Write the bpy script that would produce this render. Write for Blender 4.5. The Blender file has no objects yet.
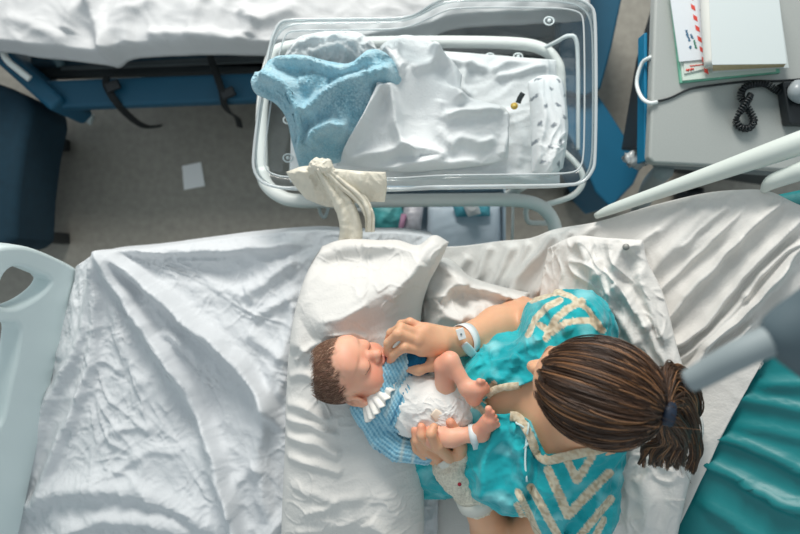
import bpy, bmesh, math, random
import numpy as np
import openvdb
from mathutils import Vector, Matrix
C = bpy.context.scene.collection
random.seed(7); RNG = np.random.default_rng(7)
H = 2.2; F = 620.0          # camera height above the floor (it looks straight down) and focal length in pixels
def P(px, py, z):
    d = H - z
    return np.array([(px-400)*d/F, (267-py)*d/F, z])
def pix(v):
    d = H - v[:, 2]
    return np.stack([400 + v[:, 0]*F/d, 267 - v[:, 1]*F/d], 1)
def back(x):                # height of the mattress, flat then rising as the backrest
    x = np.asarray(x, float)
    t = x - .2
    return .775 + .95*(.5*(t + np.sqrt(t*t + .004)))
def PB(px, py, off=0.0):    # a point on the mattress surface plus an offset
    z = 1.0
    for _ in range(40):
        x = (px-400)*(H-z)/F
        z = .5*z + .5*(float(back(x)) + off)
    return P(px, py, z)
def sm(x): x = np.clip(x, 0, 1); return x*x*(3-2*x)

# ---------- numpy gradient noise
_perm = RNG.permutation(256).astype(np.int32); _perm = np.concatenate([_perm, _perm, _perm])
_g = RNG.normal(size=(256, 3)).astype(np.float32); _g /= np.linalg.norm(_g, axis=1)[:, None]
def noise(p):
    p = np.asarray(p, np.float32); i = np.floor(p).astype(np.int32); f = p - i; i = i & 255
    w = f*f*f*(f*(f*6-15)+10); out = np.zeros(len(p), np.float32)
    for dx in (0, 1):
        for dy in (0, 1):
            for dz in (0, 1):
                h = _perm[_perm[_perm[(i[:, 0]+dx) & 255]+((i[:, 1]+dy) & 255)]+((i[:, 2]+dz) & 255)] & 255
                g = _g[h]; d = f - np.array([dx, dy, dz], np.float32)
                ww = (w[:, 0] if dx else 1-w[:, 0])*(w[:, 1] if dy else 1-w[:, 1])*(w[:, 2] if dz else 1-w[:, 2])
                out += ww*(g*d).sum(1)
    return out*1.6
def fbm(p, o=3):
    s = 0; a = 1
    for k in range(o): s = s + a*noise(p*(2.03**k)+k*17.3); a *= .5
    return s
def wrinkle(p, freq, seed=0, ang=None, stretch=1.0):
    """soft fabric creases: ridged, warped noise, optionally drawn out along a direction (degrees)"""
    q = np.array(p, float)
    if ang is not None:
        a = math.radians(ang); c, s = math.cos(a), math.sin(a)
        u = q[:, 0]*c + q[:, 1]*s; v = -q[:, 0]*s + q[:, 1]*c
        q = np.stack([u/stretch, v, q[:, 2]], 1)
    q = q*freq + seed*11.7
    w = np.stack([noise(q*.6+3), noise(q*.6+9), noise(q*.6+15)], 1)
    n = noise(q + w*1.1)
    r = 1-np.abs(n)*2.2
    n2 = noise(q*2.1 + w*1.6 + 31)
    r2 = 1-np.abs(n2)*2.2
    return .65*np.clip(r, -.3, 1)**1 + .35*np.clip(r2, -.3, 1) - .35

def crease(p, freq, seed=0, sharp=5.0):
    """narrow crisp crests that wander over the cloth"""
    q = np.array(p, float)*freq+seed*7.3
    w = np.stack([noise(q*.5+3), noise(q*.5+9), noise(q*.5+15)], 1); n = noise(q+w*1.6); m = np.clip(.35+1.4*noise(q*.45+40), 0, 1)
    return np.clip(1-np.abs(n)*sharp, 0, 1)**1.5*m

# ---------- materials
MATS = {}
def srgb(c):
    c = [x/255 for x in c]
    return [x/12.92 if x <= .04045 else ((x+.055)/1.055)**2.4 for x in c] + [1]
def mat(name, col, rough=.8, bump=0, bscale=200, vary=0, vscale=8, metal=0, sss=0, attr=False, sheen=0, weave=0, coat=0, spec=.5):
    if name in MATS: return MATS[name]
    m = bpy.data.materials.new(name); m.use_nodes = True; nt = m.node_tree; N = nt.nodes; L = nt.links
    b = N['Principled BSDF']; b.inputs['Roughness'].default_value = rough; b.inputs['Metallic'].default_value = metal
    b.inputs['Specular IOR Level'].default_value = spec
    c = srgb(col); b.inputs['Base Color'].default_value = c
    tc = N.new('ShaderNodeTexCoord')
    src = None
    if attr:
        at = N.new('ShaderNodeAttribute'); at.attribute_name = 'Col'; src = at.outputs['Color']
    if vary:
        n = N.new('ShaderNodeTexNoise'); n.inputs['Scale'].default_value = vscale; n.inputs['Detail'].default_value = 5
        L.new(tc.outputs['Object'], n.inputs['Vector'])
        mx = N.new('ShaderNodeMix'); mx.data_type = 'RGBA'; mx.blend_type = 'MULTIPLY'; mx.inputs[0].default_value = 1
        r = N.new('ShaderNodeMapRange'); r.inputs['From Min'].default_value = .3; r.inputs['From Max'].default_value = .7
        r.inputs['To Min'].default_value = 1-vary; r.inputs['To Max'].default_value = 1+vary*.4
        L.new(n.outputs['Fac'], r.inputs['Value']); L.new(r.outputs['Result'], mx.inputs[7])
        if src is not None: L.new(src, mx.inputs[6])
        else: mx.inputs[6].default_value = c
        src = mx.outputs[2]
    if src is not None: L.new(src, b.inputs['Base Color'])
    if bump:
        n = N.new('ShaderNodeTexNoise'); n.inputs['Scale'].default_value = bscale; n.inputs['Detail'].default_value = 3
        L.new(tc.outputs['Object'], n.inputs['Vector'])
        bp = N.new('ShaderNodeBump'); bp.inputs['Strength'].default_value = 1; bp.inputs['Distance'].default_value = bump
        L.new(n.outputs['Fac'], bp.inputs['Height']); L.new(bp.outputs['Normal'], b.inputs['Normal'])
    if sss:
        b.inputs['Subsurface Weight'].default_value = sss; b.inputs['Subsurface Radius'].default_value = (1, .35, .2)
        b.inputs['Subsurface Scale'].default_value = .006
    if sheen: b.inputs['Sheen Weight'].default_value = sheen
    if coat: b.inputs['Coat Weight'].default_value = coat
    MATS[name] = m; return m
def clear_mat(name, tint=(235, 245, 246), body=.12, gl=.9):
    m = bpy.data.materials.new(name); m.use_nodes = True; nt = m.node_tree; N = nt.nodes; L = nt.links
    N.remove(N['Principled BSDF']); out = N['Material Output']
    t = N.new('ShaderNodeBsdfTransparent'); t.inputs[0].default_value = srgb((246, 250, 251))
    g = N.new('ShaderNodeBsdfGlossy'); g.inputs['Roughness'].default_value = .12
    d = N.new('ShaderNodeBsdfDiffuse'); d.inputs[0].default_value = srgb(tint)
    lw = N.new('ShaderNodeLayerWeight'); lw.inputs[0].default_value = .35
    m1 = N.new('ShaderNodeMixShader'); m1.inputs[0].default_value = body
    L.new(t.outputs[0], m1.inputs[1]); L.new(d.outputs[0], m1.inputs[2])
    mm = N.new('ShaderNodeMath'); mm.operation = 'MULTIPLY'; mm.inputs[1].default_value = gl
    L.new(lw.outputs['Fresnel'], mm.inputs[0])
    m2 = N.new('ShaderNodeMixShader'); L.new(mm.outputs[0], m2.inputs[0])
    L.new(m1.outputs[0], m2.inputs[1]); L.new(g.outputs[0], m2.inputs[2]); L.new(m2.outputs[0], out.inputs['Surface'])
    MATS[name] = m; return m
def glass_lin(c): return c

SHEET = mat('white_cotton', (214, 217, 220), .9, .0006, 260, .04, 6, sheen=.1, spec=.2)
SHEETC = mat('warm_white_cotton', (220, 218, 214), .9, .0008, 220, .04, 9, spec=.2)
MUSLIN = mat('white_muslin', (226, 229, 230), .95, .0012, 320, .05, 12, spec=.2)
GUEST = mat('guest_sheet', (214, 215, 216), .9, .0006, 240, .06, 5, spec=.2)
TERRY = mat('blue_terry', (150, 205, 224), 1, .006, 330, .22, 60, sheen=.4, spec=.1)
CREAM = mat('cream_cotton', (226, 220, 204), .95, .0012, 260, .12, 20, spec=.2)
TEALM = mat('teal_vinyl', (18, 128, 132), .42, .0006, 60, .12, 3)
WPLAS = mat('white_plastic', (218, 232, 232), .4, 0, 1, .03, 5)
WMET = mat('white_metal', (234, 238, 234), .38)
NAVY = mat('navy_fabric', (12, 48, 64), .9, .0012, 300, .15, 40)
BLUE = mat('blue_vinyl', (10, 82, 110), .55, .0006, 200, .12, 6)
BLUE2 = mat('bright_blue_vinyl', (14, 98, 132), .5, .0004, 120, .1, 5)
BLACK = mat('black_plastic', (26, 32, 36), .4)
DGREY = mat('dark_grey', (46, 54, 56), .6, .0004, 150, .2, 20)
LAMINATE = mat('grey_laminate', (172, 176, 173), .45, 0, 1, .1, 500)
GREYSIDE = mat('grey_side', (112, 122, 124), .5, 0, 1, .06, 10)
SKIN = mat('skin', (226, 176, 146), .5, .0003, 500, .06, 30, sss=.25, attr=True)
ARMGREY = mat('grey_arm', (124, 140, 146), .5)
CLEAR = clear_mat('clear_acrylic', body=.05, gl=.55)
CLEARRIM = clear_mat('clear_acrylic_rim', tint=(244, 250, 251), body=.5, gl=.8)

# ---------- objects
def tag(o, label=None, cat=None, group=None, kind=None):
    if label: o['label'] = label
    if cat: o['category'] = cat
    if group: o['group'] = group
    if kind: o['kind'] = kind
    return o
def empty(name, loc, label=None, cat=None, group=None):
    o = bpy.data.objects.new(name, None); C.objects.link(o); o.location = [float(v) for v in loc]; o.empty_display_size = .05
    return tag(o, label, cat, group)
PEND = []
def link(name, me, m=None, parent=None):
    o = bpy.data.objects.new(name, me); C.objects.link(o)
    for mm in (m if isinstance(m, (list, tuple)) else [m] if m else []): me.materials.append(mm)
    if parent is not None:
        o.parent = parent
        w = parent.location.copy() if parent.parent is None else Vector((0, 0, 0))
        o.matrix_parent_inverse = Matrix.Translation(-w)
    return o
def meshnp(name, v, q, m=None, parent=None, col=None, smooth=True):
    me = bpy.data.meshes.new(name)
    v = np.asarray(v, np.float32); q = np.asarray(q, np.int32); k = q.shape[1]
    me.vertices.add(len(v)); me.vertices.foreach_set('co', v.ravel())
    me.loops.add(q.size); me.loops.foreach_set('vertex_index', q.ravel())
    me.polygons.add(len(q)); me.polygons.foreach_set('loop_start', np.arange(0, q.size, k, dtype=np.int32))
    me.polygons.foreach_set('loop_total', np.full(len(q), k, np.int32))
    if smooth: me.polygons.foreach_set('use_smooth', np.ones(len(q), bool))
    me.update(calc_edges=True); me.validate()
    if col is not None:
        a = me.color_attributes.new('Col', 'FLOAT_COLOR', 'POINT')
        a.data.foreach_set('color', np.concatenate([np.asarray(col, np.float32), np.ones((len(v), 1), np.float32)], 1).ravel())
    return link(name, me, m, parent)
def frombm(name, bm, m=None, parent=None, smooth=True, bevel=0, seg=3):
    bmesh.ops.recalc_face_normals(bm, faces=bm.faces[:])
    me = bpy.data.meshes.new(name); bm.to_mesh(me); bm.free()
    if smooth: me.polygons.foreach_set('use_smooth', [True]*len(me.polygons))
    o = link(name, me, m, parent)
    if bevel:
        b = o.modifiers.new('bevel', 'BEVEL'); b.width = bevel; b.segments = seg; b.limit_method = 'ANGLE'; b.angle_limit = .6
        n = o.modifiers.new('wn', 'WEIGHTED_NORMAL'); n.keep_sharp = True
    return o
def lin(c): return np.array(srgb(c)[:3])
def catmull(pts, n):
    pts = np.asarray(pts, float)
    if len(pts) == 2:
        t = np.linspace(0, 1, n)[:, None]; return pts[0]*(1-t)+pts[1]*t
    q = np.vstack([2*pts[0]-pts[1], pts, 2*pts[-1]-pts[-2]])
    seg = np.linalg.norm(np.diff(pts, axis=0), axis=1); s = np.concatenate([[0], np.cumsum(seg)]); s /= s[-1]
    out = []
    for t in np.linspace(0, 1, n):
        i = min(int(np.searchsorted(s, t, 'right'))-1, len(pts)-2); u = (t-s[i])/(s[i+1]-s[i]+1e-12)
        p0, p1, p2, p3 = q[i:i+4]
        out.append(.5*((2*p1)+(-p0+p2)*u+(2*p0-5*p1+4*p2-p3)*u*u+(-p0+3*p1-3*p2+p3)*u**3))
    return np.array(out)
def tube(name, pts, r, m, parent=None, n=10, res=None, closed=False, flat=1.0, bm_only=False, smoothpath=True, up=(0, 0, 1)):
    pts = [np.asarray(p, float) for p in pts]; rr = r if isinstance(r, (list, tuple, np.ndarray)) else [r]*len(pts)
    if smoothpath and len(pts) > 2:
        k = res or max(16, len(pts)*6)
        pr = catmull(np.hstack([np.array(pts), np.array(rr)[:, None]]), k); pts = pr[:, :3]; rr = pr[:, 3]
    pts = np.array(pts); M = len(pts)
    if closed: T = np.roll(pts, -1, 0)-np.roll(pts, 1, 0)
    else: T = np.gradient(pts, axis=0)
    T /= np.linalg.norm(T, axis=1)[:, None]+1e-12
    u = np.array(up, float)
    if abs(T[0] @ u) > .9: u = np.array([1., 0, 0])
    V = []
    a = u - T[0]*(u @ T[0]); a /= np.linalg.norm(a)
    for i in range(M):
        a = a - T[i]*(a @ T[i]); a /= np.linalg.norm(a); b = np.cross(T[i], a)
        for j in range(n):
            th = 2*math.pi*j/n; V.append(pts[i]+rr[i]*(flat*math.cos(th)*a+math.sin(th)*b))
    Q = []
    for i in range(M if closed else M-1):
        for j in range(n):
            i2 = (i+1) % M; j2 = (j+1) % n; Q.append((i*n+j, i*n+j2, i2*n+j2, i2*n+j))
    bm = bmesh.new(); vs = [bm.verts.new(v) for v in V]
    for f in Q: bm.faces.new([vs[k] for k in f])
    if not closed: bm.faces.new(vs[:n][::-1]); bm.faces.new(vs[-n:])
    if bm_only: return bm
    return frombm(name, bm, m, parent)
def merge(bms):
    out = bmesh.new()
    for b in bms:
        me = bpy.data.meshes.new('tmp'); b.to_mesh(me); b.free(); out.from_mesh(me); bpy.data.meshes.remove(me)
    return out
def prism_bm(bot, top):
    bm = bmesh.new(); b = [bm.verts.new(p) for p in bot]; t = [bm.verts.new(p) for p in top]; n = len(b)
    bm.faces.new(b[::-1]); bm.faces.new(t)
    for i in range(n): bm.faces.new([b[i], b[(i+1) % n], t[(i+1) % n], t[i]])
    return bm
def slab(name, poly, z0, z1, m, parent=None, bevel=.006, zr=None, seg=3):
    """upright prism whose top outline is seen at these pixels (height z1) and which goes down to z0"""
    top = [np.array([*P(x, y, z1 if zr is None else zr)[:2], z1]) for x, y in poly]; bot = [np.array([p[0], p[1], z0]) for p in top]
    return frombm(name, prism_bm(bot, top), m, parent, bevel=bevel, seg=seg)
def box_bm(c, s, rz=0):
    bm = bmesh.new(); bmesh.ops.create_cube(bm, size=1)
    bmesh.ops.transform(bm, matrix=Matrix.Translation(Vector(c)) @ Matrix.Rotation(rz, 4, 'Z') @ Matrix.Diagonal((*s, 1)), verts=bm.verts)
    return bm
def box(name, c, s, m, parent=None, rz=0, bevel=.004):
    return frombm(name, box_bm(c, s, rz), m, parent, bevel=bevel)
def polydist(pp, line, taper=True):
    """distance (pixels) of every point to a polyline, with the position 0..1 along it"""
    line = np.asarray(line, float); seg = np.linalg.norm(np.diff(line, axis=0), axis=1); tot = seg.sum(); acc = 0
    best = np.full(len(pp), 1e9); tt = np.zeros(len(pp)); sd = np.zeros(len(pp))
    for i in range(len(line)-1):
        a, b = line[i], line[i+1]; ab = b-a; t = np.clip(((pp-a) @ ab)/(ab @ ab), 0, 1)
        dv = pp-(a+t[:, None]*ab); d = np.linalg.norm(dv, axis=1); s = np.sign(ab[0]*dv[:, 1]-ab[1]*dv[:, 0])
        k = d < best; best[k] = d[k]; tt[k] = ((acc+t*seg[i])/tot)[k]; sd[k] = s[k]; acc += seg[i]
    return best, tt, sd
def folds(pp, ridges, wob=True):
    h = np.zeros(len(pp))
    if wob:
        q = np.concatenate([pp, np.zeros((len(pp), 1))], 1)
        pp = pp + np.stack([noise(q/22.), noise(q/22.+50)], 1)*2.2
    for r in ridges:
        line, amp, w = r[:3]; asym = r[3] if len(r) > 3 else 1.0
        l2 = catmull(line, max(8, len(line)*5)) if len(line) > 2 else line
        d, t, s = polydist(pp, l2)
        ww = np.where(s > 0, w*asym, w)
        x = d/ww
        h += amp*1.15*np.exp(-(np.sqrt(x*x+.09)-.3)**1.5*1.25)*sm(t/.12+.35)*sm((1-t)/.15+.2)
    return h
def patch(name, top, right, bottom, left, nu, nv, m, parent=None, bulge=0, bpow=.5, ridges=(), wr=None, disp=(0, 0, 1),
          drop=None, thick=.003, closed=None, col=None, edge=0, fine=None, conv=P, post=None):
    W = [catmull([conv(*p) for p in s], n) for s, n in ((top, nu), (bottom, nu), (left, nv), (right, nv))]
    T, B, L_, R = W; u = np.linspace(0, 1, nu)[None, :, None]; v = np.linspace(0, 1, nv)[:, None, None]
    S = (1-v)*T[None]+v*B[None]+(1-u)*L_[:, None]+u*R[:, None]
    S -= (1-u)*(1-v)*T[0]+u*(1-v)*T[-1]+(1-u)*v*B[0]+u*v*B[-1]
    S = S.reshape(-1, 3); U = np.broadcast_to(u, (nv, nu, 1)).reshape(-1); Vv = np.broadcast_to(v, (nv, nu, 1)).reshape(-1)
    D = np.array(disp, float); D /= np.linalg.norm(D)
    ed = np.minimum(np.minimum(U, 1-U)*nu, np.minimum(Vv, 1-Vv)*nv)
    mask = sm(ed/6) if edge == 0 else sm(ed/edge)
    pp = pix(S); low = S.copy()
    h = np.zeros(len(S))
    if bulge: h += bulge*(np.clip(4*U*(1-U), 0, 1)**bpow)*(np.clip(4*Vv*(1-Vv), 0, 1)**bpow)
    if ridges: h += folds(pp, ridges)*mask
    if wr:
        for (amp, fr, sd, ang, st) in wr: h += amp*wrinkle(S, fr, sd, ang, st)*(.25+.75*mask)
    if post is not None: h += post(pp, S, U, Vv)
    S = S + h[:, None]*D
    if drop:
        for side, amt, wd in drop:
            t = {'t': Vv, 'b': 1-Vv, 'l': U, 'r': 1-U}[side]; S[:, 2] -= amt*(1-sm(t/wd))
    idx = np.arange(nu*nv).reshape(nv, nu)
    q = np.stack([idx[:-1, :-1], idx[1:, :-1], idx[1:, 1:], idx[:-1, 1:]], -1).reshape(-1, 4)
    c = col(pp, S) if col else None
    if closed is not None:      # a second surface below, joined at the rim: cushions and pillows
        b = closed*(np.clip(4*U*(1-U), 0, 1)**bpow)*(np.clip(4*Vv*(1-Vv), 0, 1)**bpow)
        S2 = low - b[:, None]*D; S2 = S2 - D*.002
        rim = np.concatenate([idx[0, :], idx[1:, -1], idx[-1, -2::-1], idx[-2:0:-1, 0]])
        n = len(S); q2 = q[:, ::-1]+n
        rn = np.roll(rim, -1); qr = np.stack([rim, rn, rn+n, rim+n], 1)
        S = np.vstack([S, S2]); q = np.vstack([q, q2, qr])
        if c is not None: c = np.vstack([c, c])
        return meshnp(name, S, q, m, parent, c)
    o = meshnp(name, S, q, m, parent, c)
    if thick:
        s = o.modifiers.new('thickness', 'SOLIDIFY'); s.thickness = thick; s.offset = -1
    return o
# ---------- soft bodies from signed distances
class Vol:
    def __init__(s, lo, hi, h):
        s.lo = np.array(lo, float); s.h = h; s.n = np.ceil((np.array(hi)-s.lo)/h).astype(int)+1
        s.a = np.full(s.n, .06, np.float32)
        s.ax = [(s.lo[i]+np.arange(s.n[i])*h).astype(np.float32) for i in range(3)]
    def win(s, lo, hi):
        sl = []
        for i in range(3):
            a = int(max(0, math.floor((lo[i]-s.lo[i])/s.h))); b = int(min(s.n[i], math.ceil((hi[i]-s.lo[i])/s.h)+1)); sl.append(slice(a, max(a, b)))
        return tuple(sl), s.ax[0][sl[0]][:, None, None], s.ax[1][sl[1]][None, :, None], s.ax[2][sl[2]][None, None, :]
    def put(s, sl, d, k, cut=False):
        A = s.a[sl]
        if A.size == 0: return
        if cut:
            d = -d; hh = np.maximum(k-np.abs(A-d), 0)/k; s.a[sl] = np.maximum(A, d)+hh*hh*k*.25
        else:
            hh = np.maximum(k-np.abs(A-d), 0)/k; s.a[sl] = np.minimum(A, d)-hh*hh*k*.25
    def cap(s, a, b, ra, rb=None, k=.01, cut=False):
        a = np.asarray(a, float); b = np.asarray(b, float); rb = ra if rb is None else rb; R = max(ra, rb)+k+4*s.h
        sl, X, Y, Z = s.win(np.minimum(a, b)-R, np.maximum(a, b)+R); ab = b-a; L2 = float(ab @ ab)+1e-12
        t = np.clip(((X-a[0])*ab[0]+(Y-a[1])*ab[1]+(Z-a[2])*ab[2])/L2, 0, 1)
        d = np.sqrt((X-a[0]-t*ab[0])**2+(Y-a[1]-t*ab[1])**2+(Z-a[2]-t*ab[2])**2)-(ra+(rb-ra)*t)
        s.put(sl, d.astype(np.float32), k, cut)
    def chain(s, pts, rs, k=.01, cut=False):
        for i in range(len(pts)-1): s.cap(pts[i], pts[i+1], rs[i], rs[i+1], k, cut)
    def ell(s, c, r, R=None, k=.01, cut=False):
        c = np.asarray(c, float); r = np.asarray(r, float); M = r.max()+k+4*s.h
        sl, X, Y, Z = s.win(c-M, c+M); R = np.eye(3) if R is None else R
        q = [((X-c[0])*R[i, 0]+(Y-c[1])*R[i, 1]+(Z-c[2])*R[i, 2]) for i in range(3)]
        k0 = np.sqrt(sum((q[i]/r[i])**2 for i in range(3))); k1 = np.sqrt(sum((q[i]/r[i]**2)**2 for i in range(3)))+1e-9
        s.put(sl, (k0*(k0-1)/k1).astype(np.float32), k, cut)
    def displace(s, fn, band=.02):
        I = np.nonzero(np.abs(s.a) < band); p = np.stack([s.ax[i][I[i]] for i in range(3)], 1)
        s.a[I] += fn(p).astype(np.float32)
    def cutfn(s, fn, band=.05):     # keep where fn(p) < 0
        I = np.nonzero(s.a < band); p = np.stack([s.ax[i][I[i]] for i in range(3)], 1)
        s.a[I] = np.maximum(s.a[I], fn(p).astype(np.float32))
    def shell(s, t):                # hollow skin of thickness t inside the surface
        s.a = np.maximum(s.a, -(s.a+t))
    def get(s):
        c = 3*s.h; g = openvdb.FloatGrid(); g.background = c
        g.copyFromArray(np.clip(s.a, -c, c).astype(np.float32)); p, q = g.convertToQuads()
        v = p*s.h+s.lo; v = v.astype(np.float64)
        a, b, d = v[q[:, 0]], v[q[:, 1]], v[q[:, 2]]
        if (a*np.cross(b, d)).sum() + (a*np.cross(d, v[q[:, 3]])).sum() < 0: q = q[:, ::-1]
        return v, q.astype(np.int32)
    def obj(s, name, m, parent=None, col=None, sub=None):
        v, q = s.get()
        return meshnp(name, v, q, m, parent, col(v) if col else None)
def frame(f, up):
    f = np.array(f, float); f /= np.linalg.norm(f); up = np.array(up, float); up = up-f*(up @ f); up /= np.linalg.norm(up)
    return np.stack([np.cross(f, up), f, up])      # rows: right, forward, up
def strands(name, paths, r, cols, m, parent=None, sides=3):
    paths = np.asarray(paths); N, M, _ = paths.shape
    T = np.gradient(paths, axis=1); T /= np.linalg.norm(T, axis=2)[..., None]+1e-9
    a = np.cross(T, np.array([.3, .2, .93])); a /= np.linalg.norm(a, axis=2)[..., None]+1e-9; b = np.cross(T, a)
    rr = np.asarray(r)[None, :, None]; V = []
    for j in range(sides):
        th = 2*math.pi*j/sides; V.append(paths+rr*(math.cos(th)*a+math.sin(th)*b))
    V = np.stack(V, 2).reshape(-1, 3)
    i = np.arange(N)[:, None, None]*M*sides; s_ = np.arange(M-1)[None, :, None]*sides; j = np.arange(sides)[None, None, :]; j2 = (j+1) % sides
    q = np.stack([i+s_+j, i+s_+j2, i+s_+sides+j2, i+s_+sides+j], -1).reshape(-1, 4)
    return meshnp(name, V, q, m, parent, np.repeat(cols, M*sides, axis=0))
# ================= camera, light
cam = bpy.data.cameras.new('camera'); co = bpy.data.objects.new('camera', cam); C.objects.link(co)
co.location = (0, 0, H); cam.sensor_width = 36; cam.lens = 36*F/800; cam.clip_start = .05
cam.dof.use_dof = True; cam.dof.focus_distance = 1.08; cam.dof.aperture_fstop = 2.6
bpy.context.scene.camera = co
sc = bpy.context.scene
sc.view_settings.view_transform = 'Standard'; sc.view_settings.look = 'None'; sc.view_settings.exposure = 0.0; sc.view_settings.gamma = 1
sc.view_settings.use_curve_mapping = False
w = bpy.data.worlds.new('daylight'); sc.world = w; w.use_nodes = True
w.node_tree.nodes['Background'].inputs[0].default_value = (.74, .83, .87, 1); w.node_tree.nodes['Background'].inputs[1].default_value = .63
def area(name, loc, target, sx, sy, e, col):
    l = bpy.data.lights.new(name, 'AREA'); l.shape = 'RECTANGLE'; l.size = sx; l.size_y = sy; l.energy = e; l.color = col
    o = bpy.data.objects.new(name, l); C.objects.link(o); o.location = loc
    o.rotation_euler = (Vector(target)-Vector(loc)).to_track_quat('-Z', 'Y').to_euler(); return o
area('window_daylight', (-.25, 2.5, 2.3), (0.05, -.2, .95), 1.1, .9, 88, (1, .965, .91))

# ================= setting
fl = box('floor', (0.2, 0, -.01), (5.6, 5.2, .02), mat('linoleum', (158, 154, 144), .5, .0004, 400, .16, 40), bevel=0); tag(fl, kind='structure')

# ================= guest bed, top left
gb = empty('guest_bed', P(250, 90, 0), 'blue fold-out guest bed with dark slatted gap and black straps under the white sheet', 'bed')
def bar(name, a, b, w, h, m, parent, bevel=.006):   # box beam between two points, z is its top
    a = np.array(a, float); b = np.array(b, float); d = b-a; L_ = np.linalg.norm(d[:2]); n = np.array([-d[1], d[0], 0])/L_*w/2
    t = [a+n, b+n, b-n, a-n]; bt = [p-np.array([0, 0, h]) for p in t]
    return frombm(name, prism_bm(bt, t), m, parent, bevel=bevel)
bar('front_rail', P(44, 94, .34), P(588, 74, .34), .085, .05, BLUE, gb, .012)
bar('side_rail', P(-20, 36, .37), P(56, 104, .37), .055, .2, BLUE, gb, .014)
bar('slat_panel', P(30, 62, .27), P(590, 44, .27), .10, .03, DGREY, gb)
bar('slat_panel', P(30, 40, .3), P(590, 8, .3), .16, .03, mat('blue_grey_fabric', (40, 66, 80), .9, .001, 200, .2, 30), gb)
for s in range(4):
    bar('slat', P(60, 56+s*4, .285), P(588, 36+s*4, .285), .012, .012, mat('slat_grey', (88, 96, 98), .6), gb, .003)
tube('bracket', [P(5, 46, .42), P(4, 54, .42), P(9, 62, .42), P(20, 71, .41), P(30, 79, .40)], .010, WMET, gb)
tube('bracket', [P(50, 54, .34), P(58, 60, .33), P(61, 66, .32)], .014, mat('grey_metal', (70, 96, 104), .4), gb, flat=.5)
for x, y in ((-.95, 1.15), (.4, 1.15), (-.9, .68), (.4, .68)): box('leg', (x, y, .085), (.04, .04, .17), WMET, gb)
box('bed_box', (-.28, .93, .22), (1.5, .62, .1), NAVY, gb)
gm = patch('mattress', [(-60, -70, .46), (200, -75, .46), (586, -90, .46)], [(586, -90, .46), (584, 10, .46)],
      [(-60, 38, .46), (60, 48, .46), (300, 44, .46), (430, 28, .46), (584, 10, .46)], [(-60, -70, .46), (-60, 38, .46)], 30, 12, GUEST, gb, closed=.10, bulge=.01, bpow=.3)
gs = patch('guest_sheet', [(-70, -60, .5), (200, -70, .5), (590, -80, .5)], [(590, -80, .5), (590, -20, .51), (590, 14, .5)],
      [(-70, 42, .5), (0, 47, .5), (30, 52, .5), (62, 55, .5), (100, 60, .5), (112, 62, .49), (124, 54, .5), (150, 51, .5), (205, 49, .5), (270, 50, .5), (340, 48, .5), (420, 34, .5), (460, 22, .5), (540, 17, .5), (590, 14, .5)],
      [(-70, -60, .5), (-70, 42, .5)], 240, 90, GUEST, bulge=.02, bpow=.4, edge=3,
      ridges=[([(112, 60), (100, 20), (98, -10)], .028, 7), ([(112, 60), (118, 25), (140, -10)], .02, 6), ([(128, 52), (130, 20), (160, 0)], .016, 6),
              ([(150, 38), (180, 36), (250, 42)], .014, 5), ([(70, 35), (78, 15), (100, 5)], .02, 7), ([(10, 18), (40, 30), (70, 45)], .012, 6),
              ([(190, 45), (200, 10), (215, -10)], .012, 5), ([(255, 20), (250, 40)], .012, 5), ([(240, 10), (262, 22), (300, 10)], .016, 6)],
      wr=[(.010, 7, 1, None, 1), (.004, 16, 2, None, 1)], drop=[('b', .05, .07)])
tag(gs, 'white rumpled sheet spread over the blue guest bed along the top edge', 'sheet')
def strap(name, pts, lab, wd=.011):
    o = tube(name, pts, wd, mat('black_webbing', (20, 26, 28), .8, .0006, 500), flat=.22, n=8); tag(o, lab, 'strap'); return o
strap('webbing_strap', [P(107, 76, .355), P(106, 84, .36), P(112, 96, .36), P(120, 107, .335), P(129, 116, .25), P(138, 123, .16), P(148, 127, .08), P(161, 126, .02)], 'black webbing strap hanging from blue rail, nearer the dark blue armchair')
strap('webbing_strap', [P(207, 48, .36), P(212, 62, .34), P(217, 76, .36), P(222, 92, .37), P(224, 104, .34), P(229, 112, .26), P(237, 118, .15), P(240, 127, .03)], 'black webbing strap hanging from blue rail beside the clear bassinet')
for x, y, b in ((113, 86, 0), (228, 93, 1)):
    o = box('strap_buckle', P(x, y, .365), (.042, .028, .014), BLACK, rz=.4); tag(o, 'black buckle on the strap %s' % ('nearer the dark blue armchair' if not b else 'beside the clear bassinet'), 'buckle')
o = tube('floor_glide', [P(76, 112, .05), P(84, 117, .035), P(92, 120, .03)], [.016, .012, .02], WPLAS); tag(o, 'small white plastic furniture glide poking out below blue guest bed', 'glide')

# ================= armchair, left
ac = empty('armchair', P(20, 170, 0), 'dark navy upholstered armchair at the left edge of the floor', 'armchair')
slab('seat', [(-60, 84), (0, 88), (24, 96), (46, 104), (64, 113), (65, 128), (58, 160), (53, 200), (51, 240), (44, 250), (28, 250), (0, 243), (-60, 240)], .10, .34, NAVY, ac, .03, zr=.14, seg=5)
slab('backrest', [(-110, 84), (-62, 84), (-62, 240), (-110, 240)], .1, .8, NAVY, ac, .03, seg=4, zr=.14)
for x, y in ((-1.12, .12), (-1.12, .45), (-1.36, .12), (-1.36, .45)): box('leg', (x-.07, y-.02, .06), (.04, .04, .12), BLACK, ac)

# ================= small card on the floor
o = frombm('paper_card', prism_bm([P(182, 166, .001), P(201, 162, .001), P(205, 186, .001), P(184, 190, .001)], [P(182, 166, .004), P(201, 162, .004), P(205, 186, .004), P(184, 190, .004)]), mat('paper', (246, 247, 246), .8), smooth=False)
tag(o, 'small white square of paper lying on the grey floor', 'paper')

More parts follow.
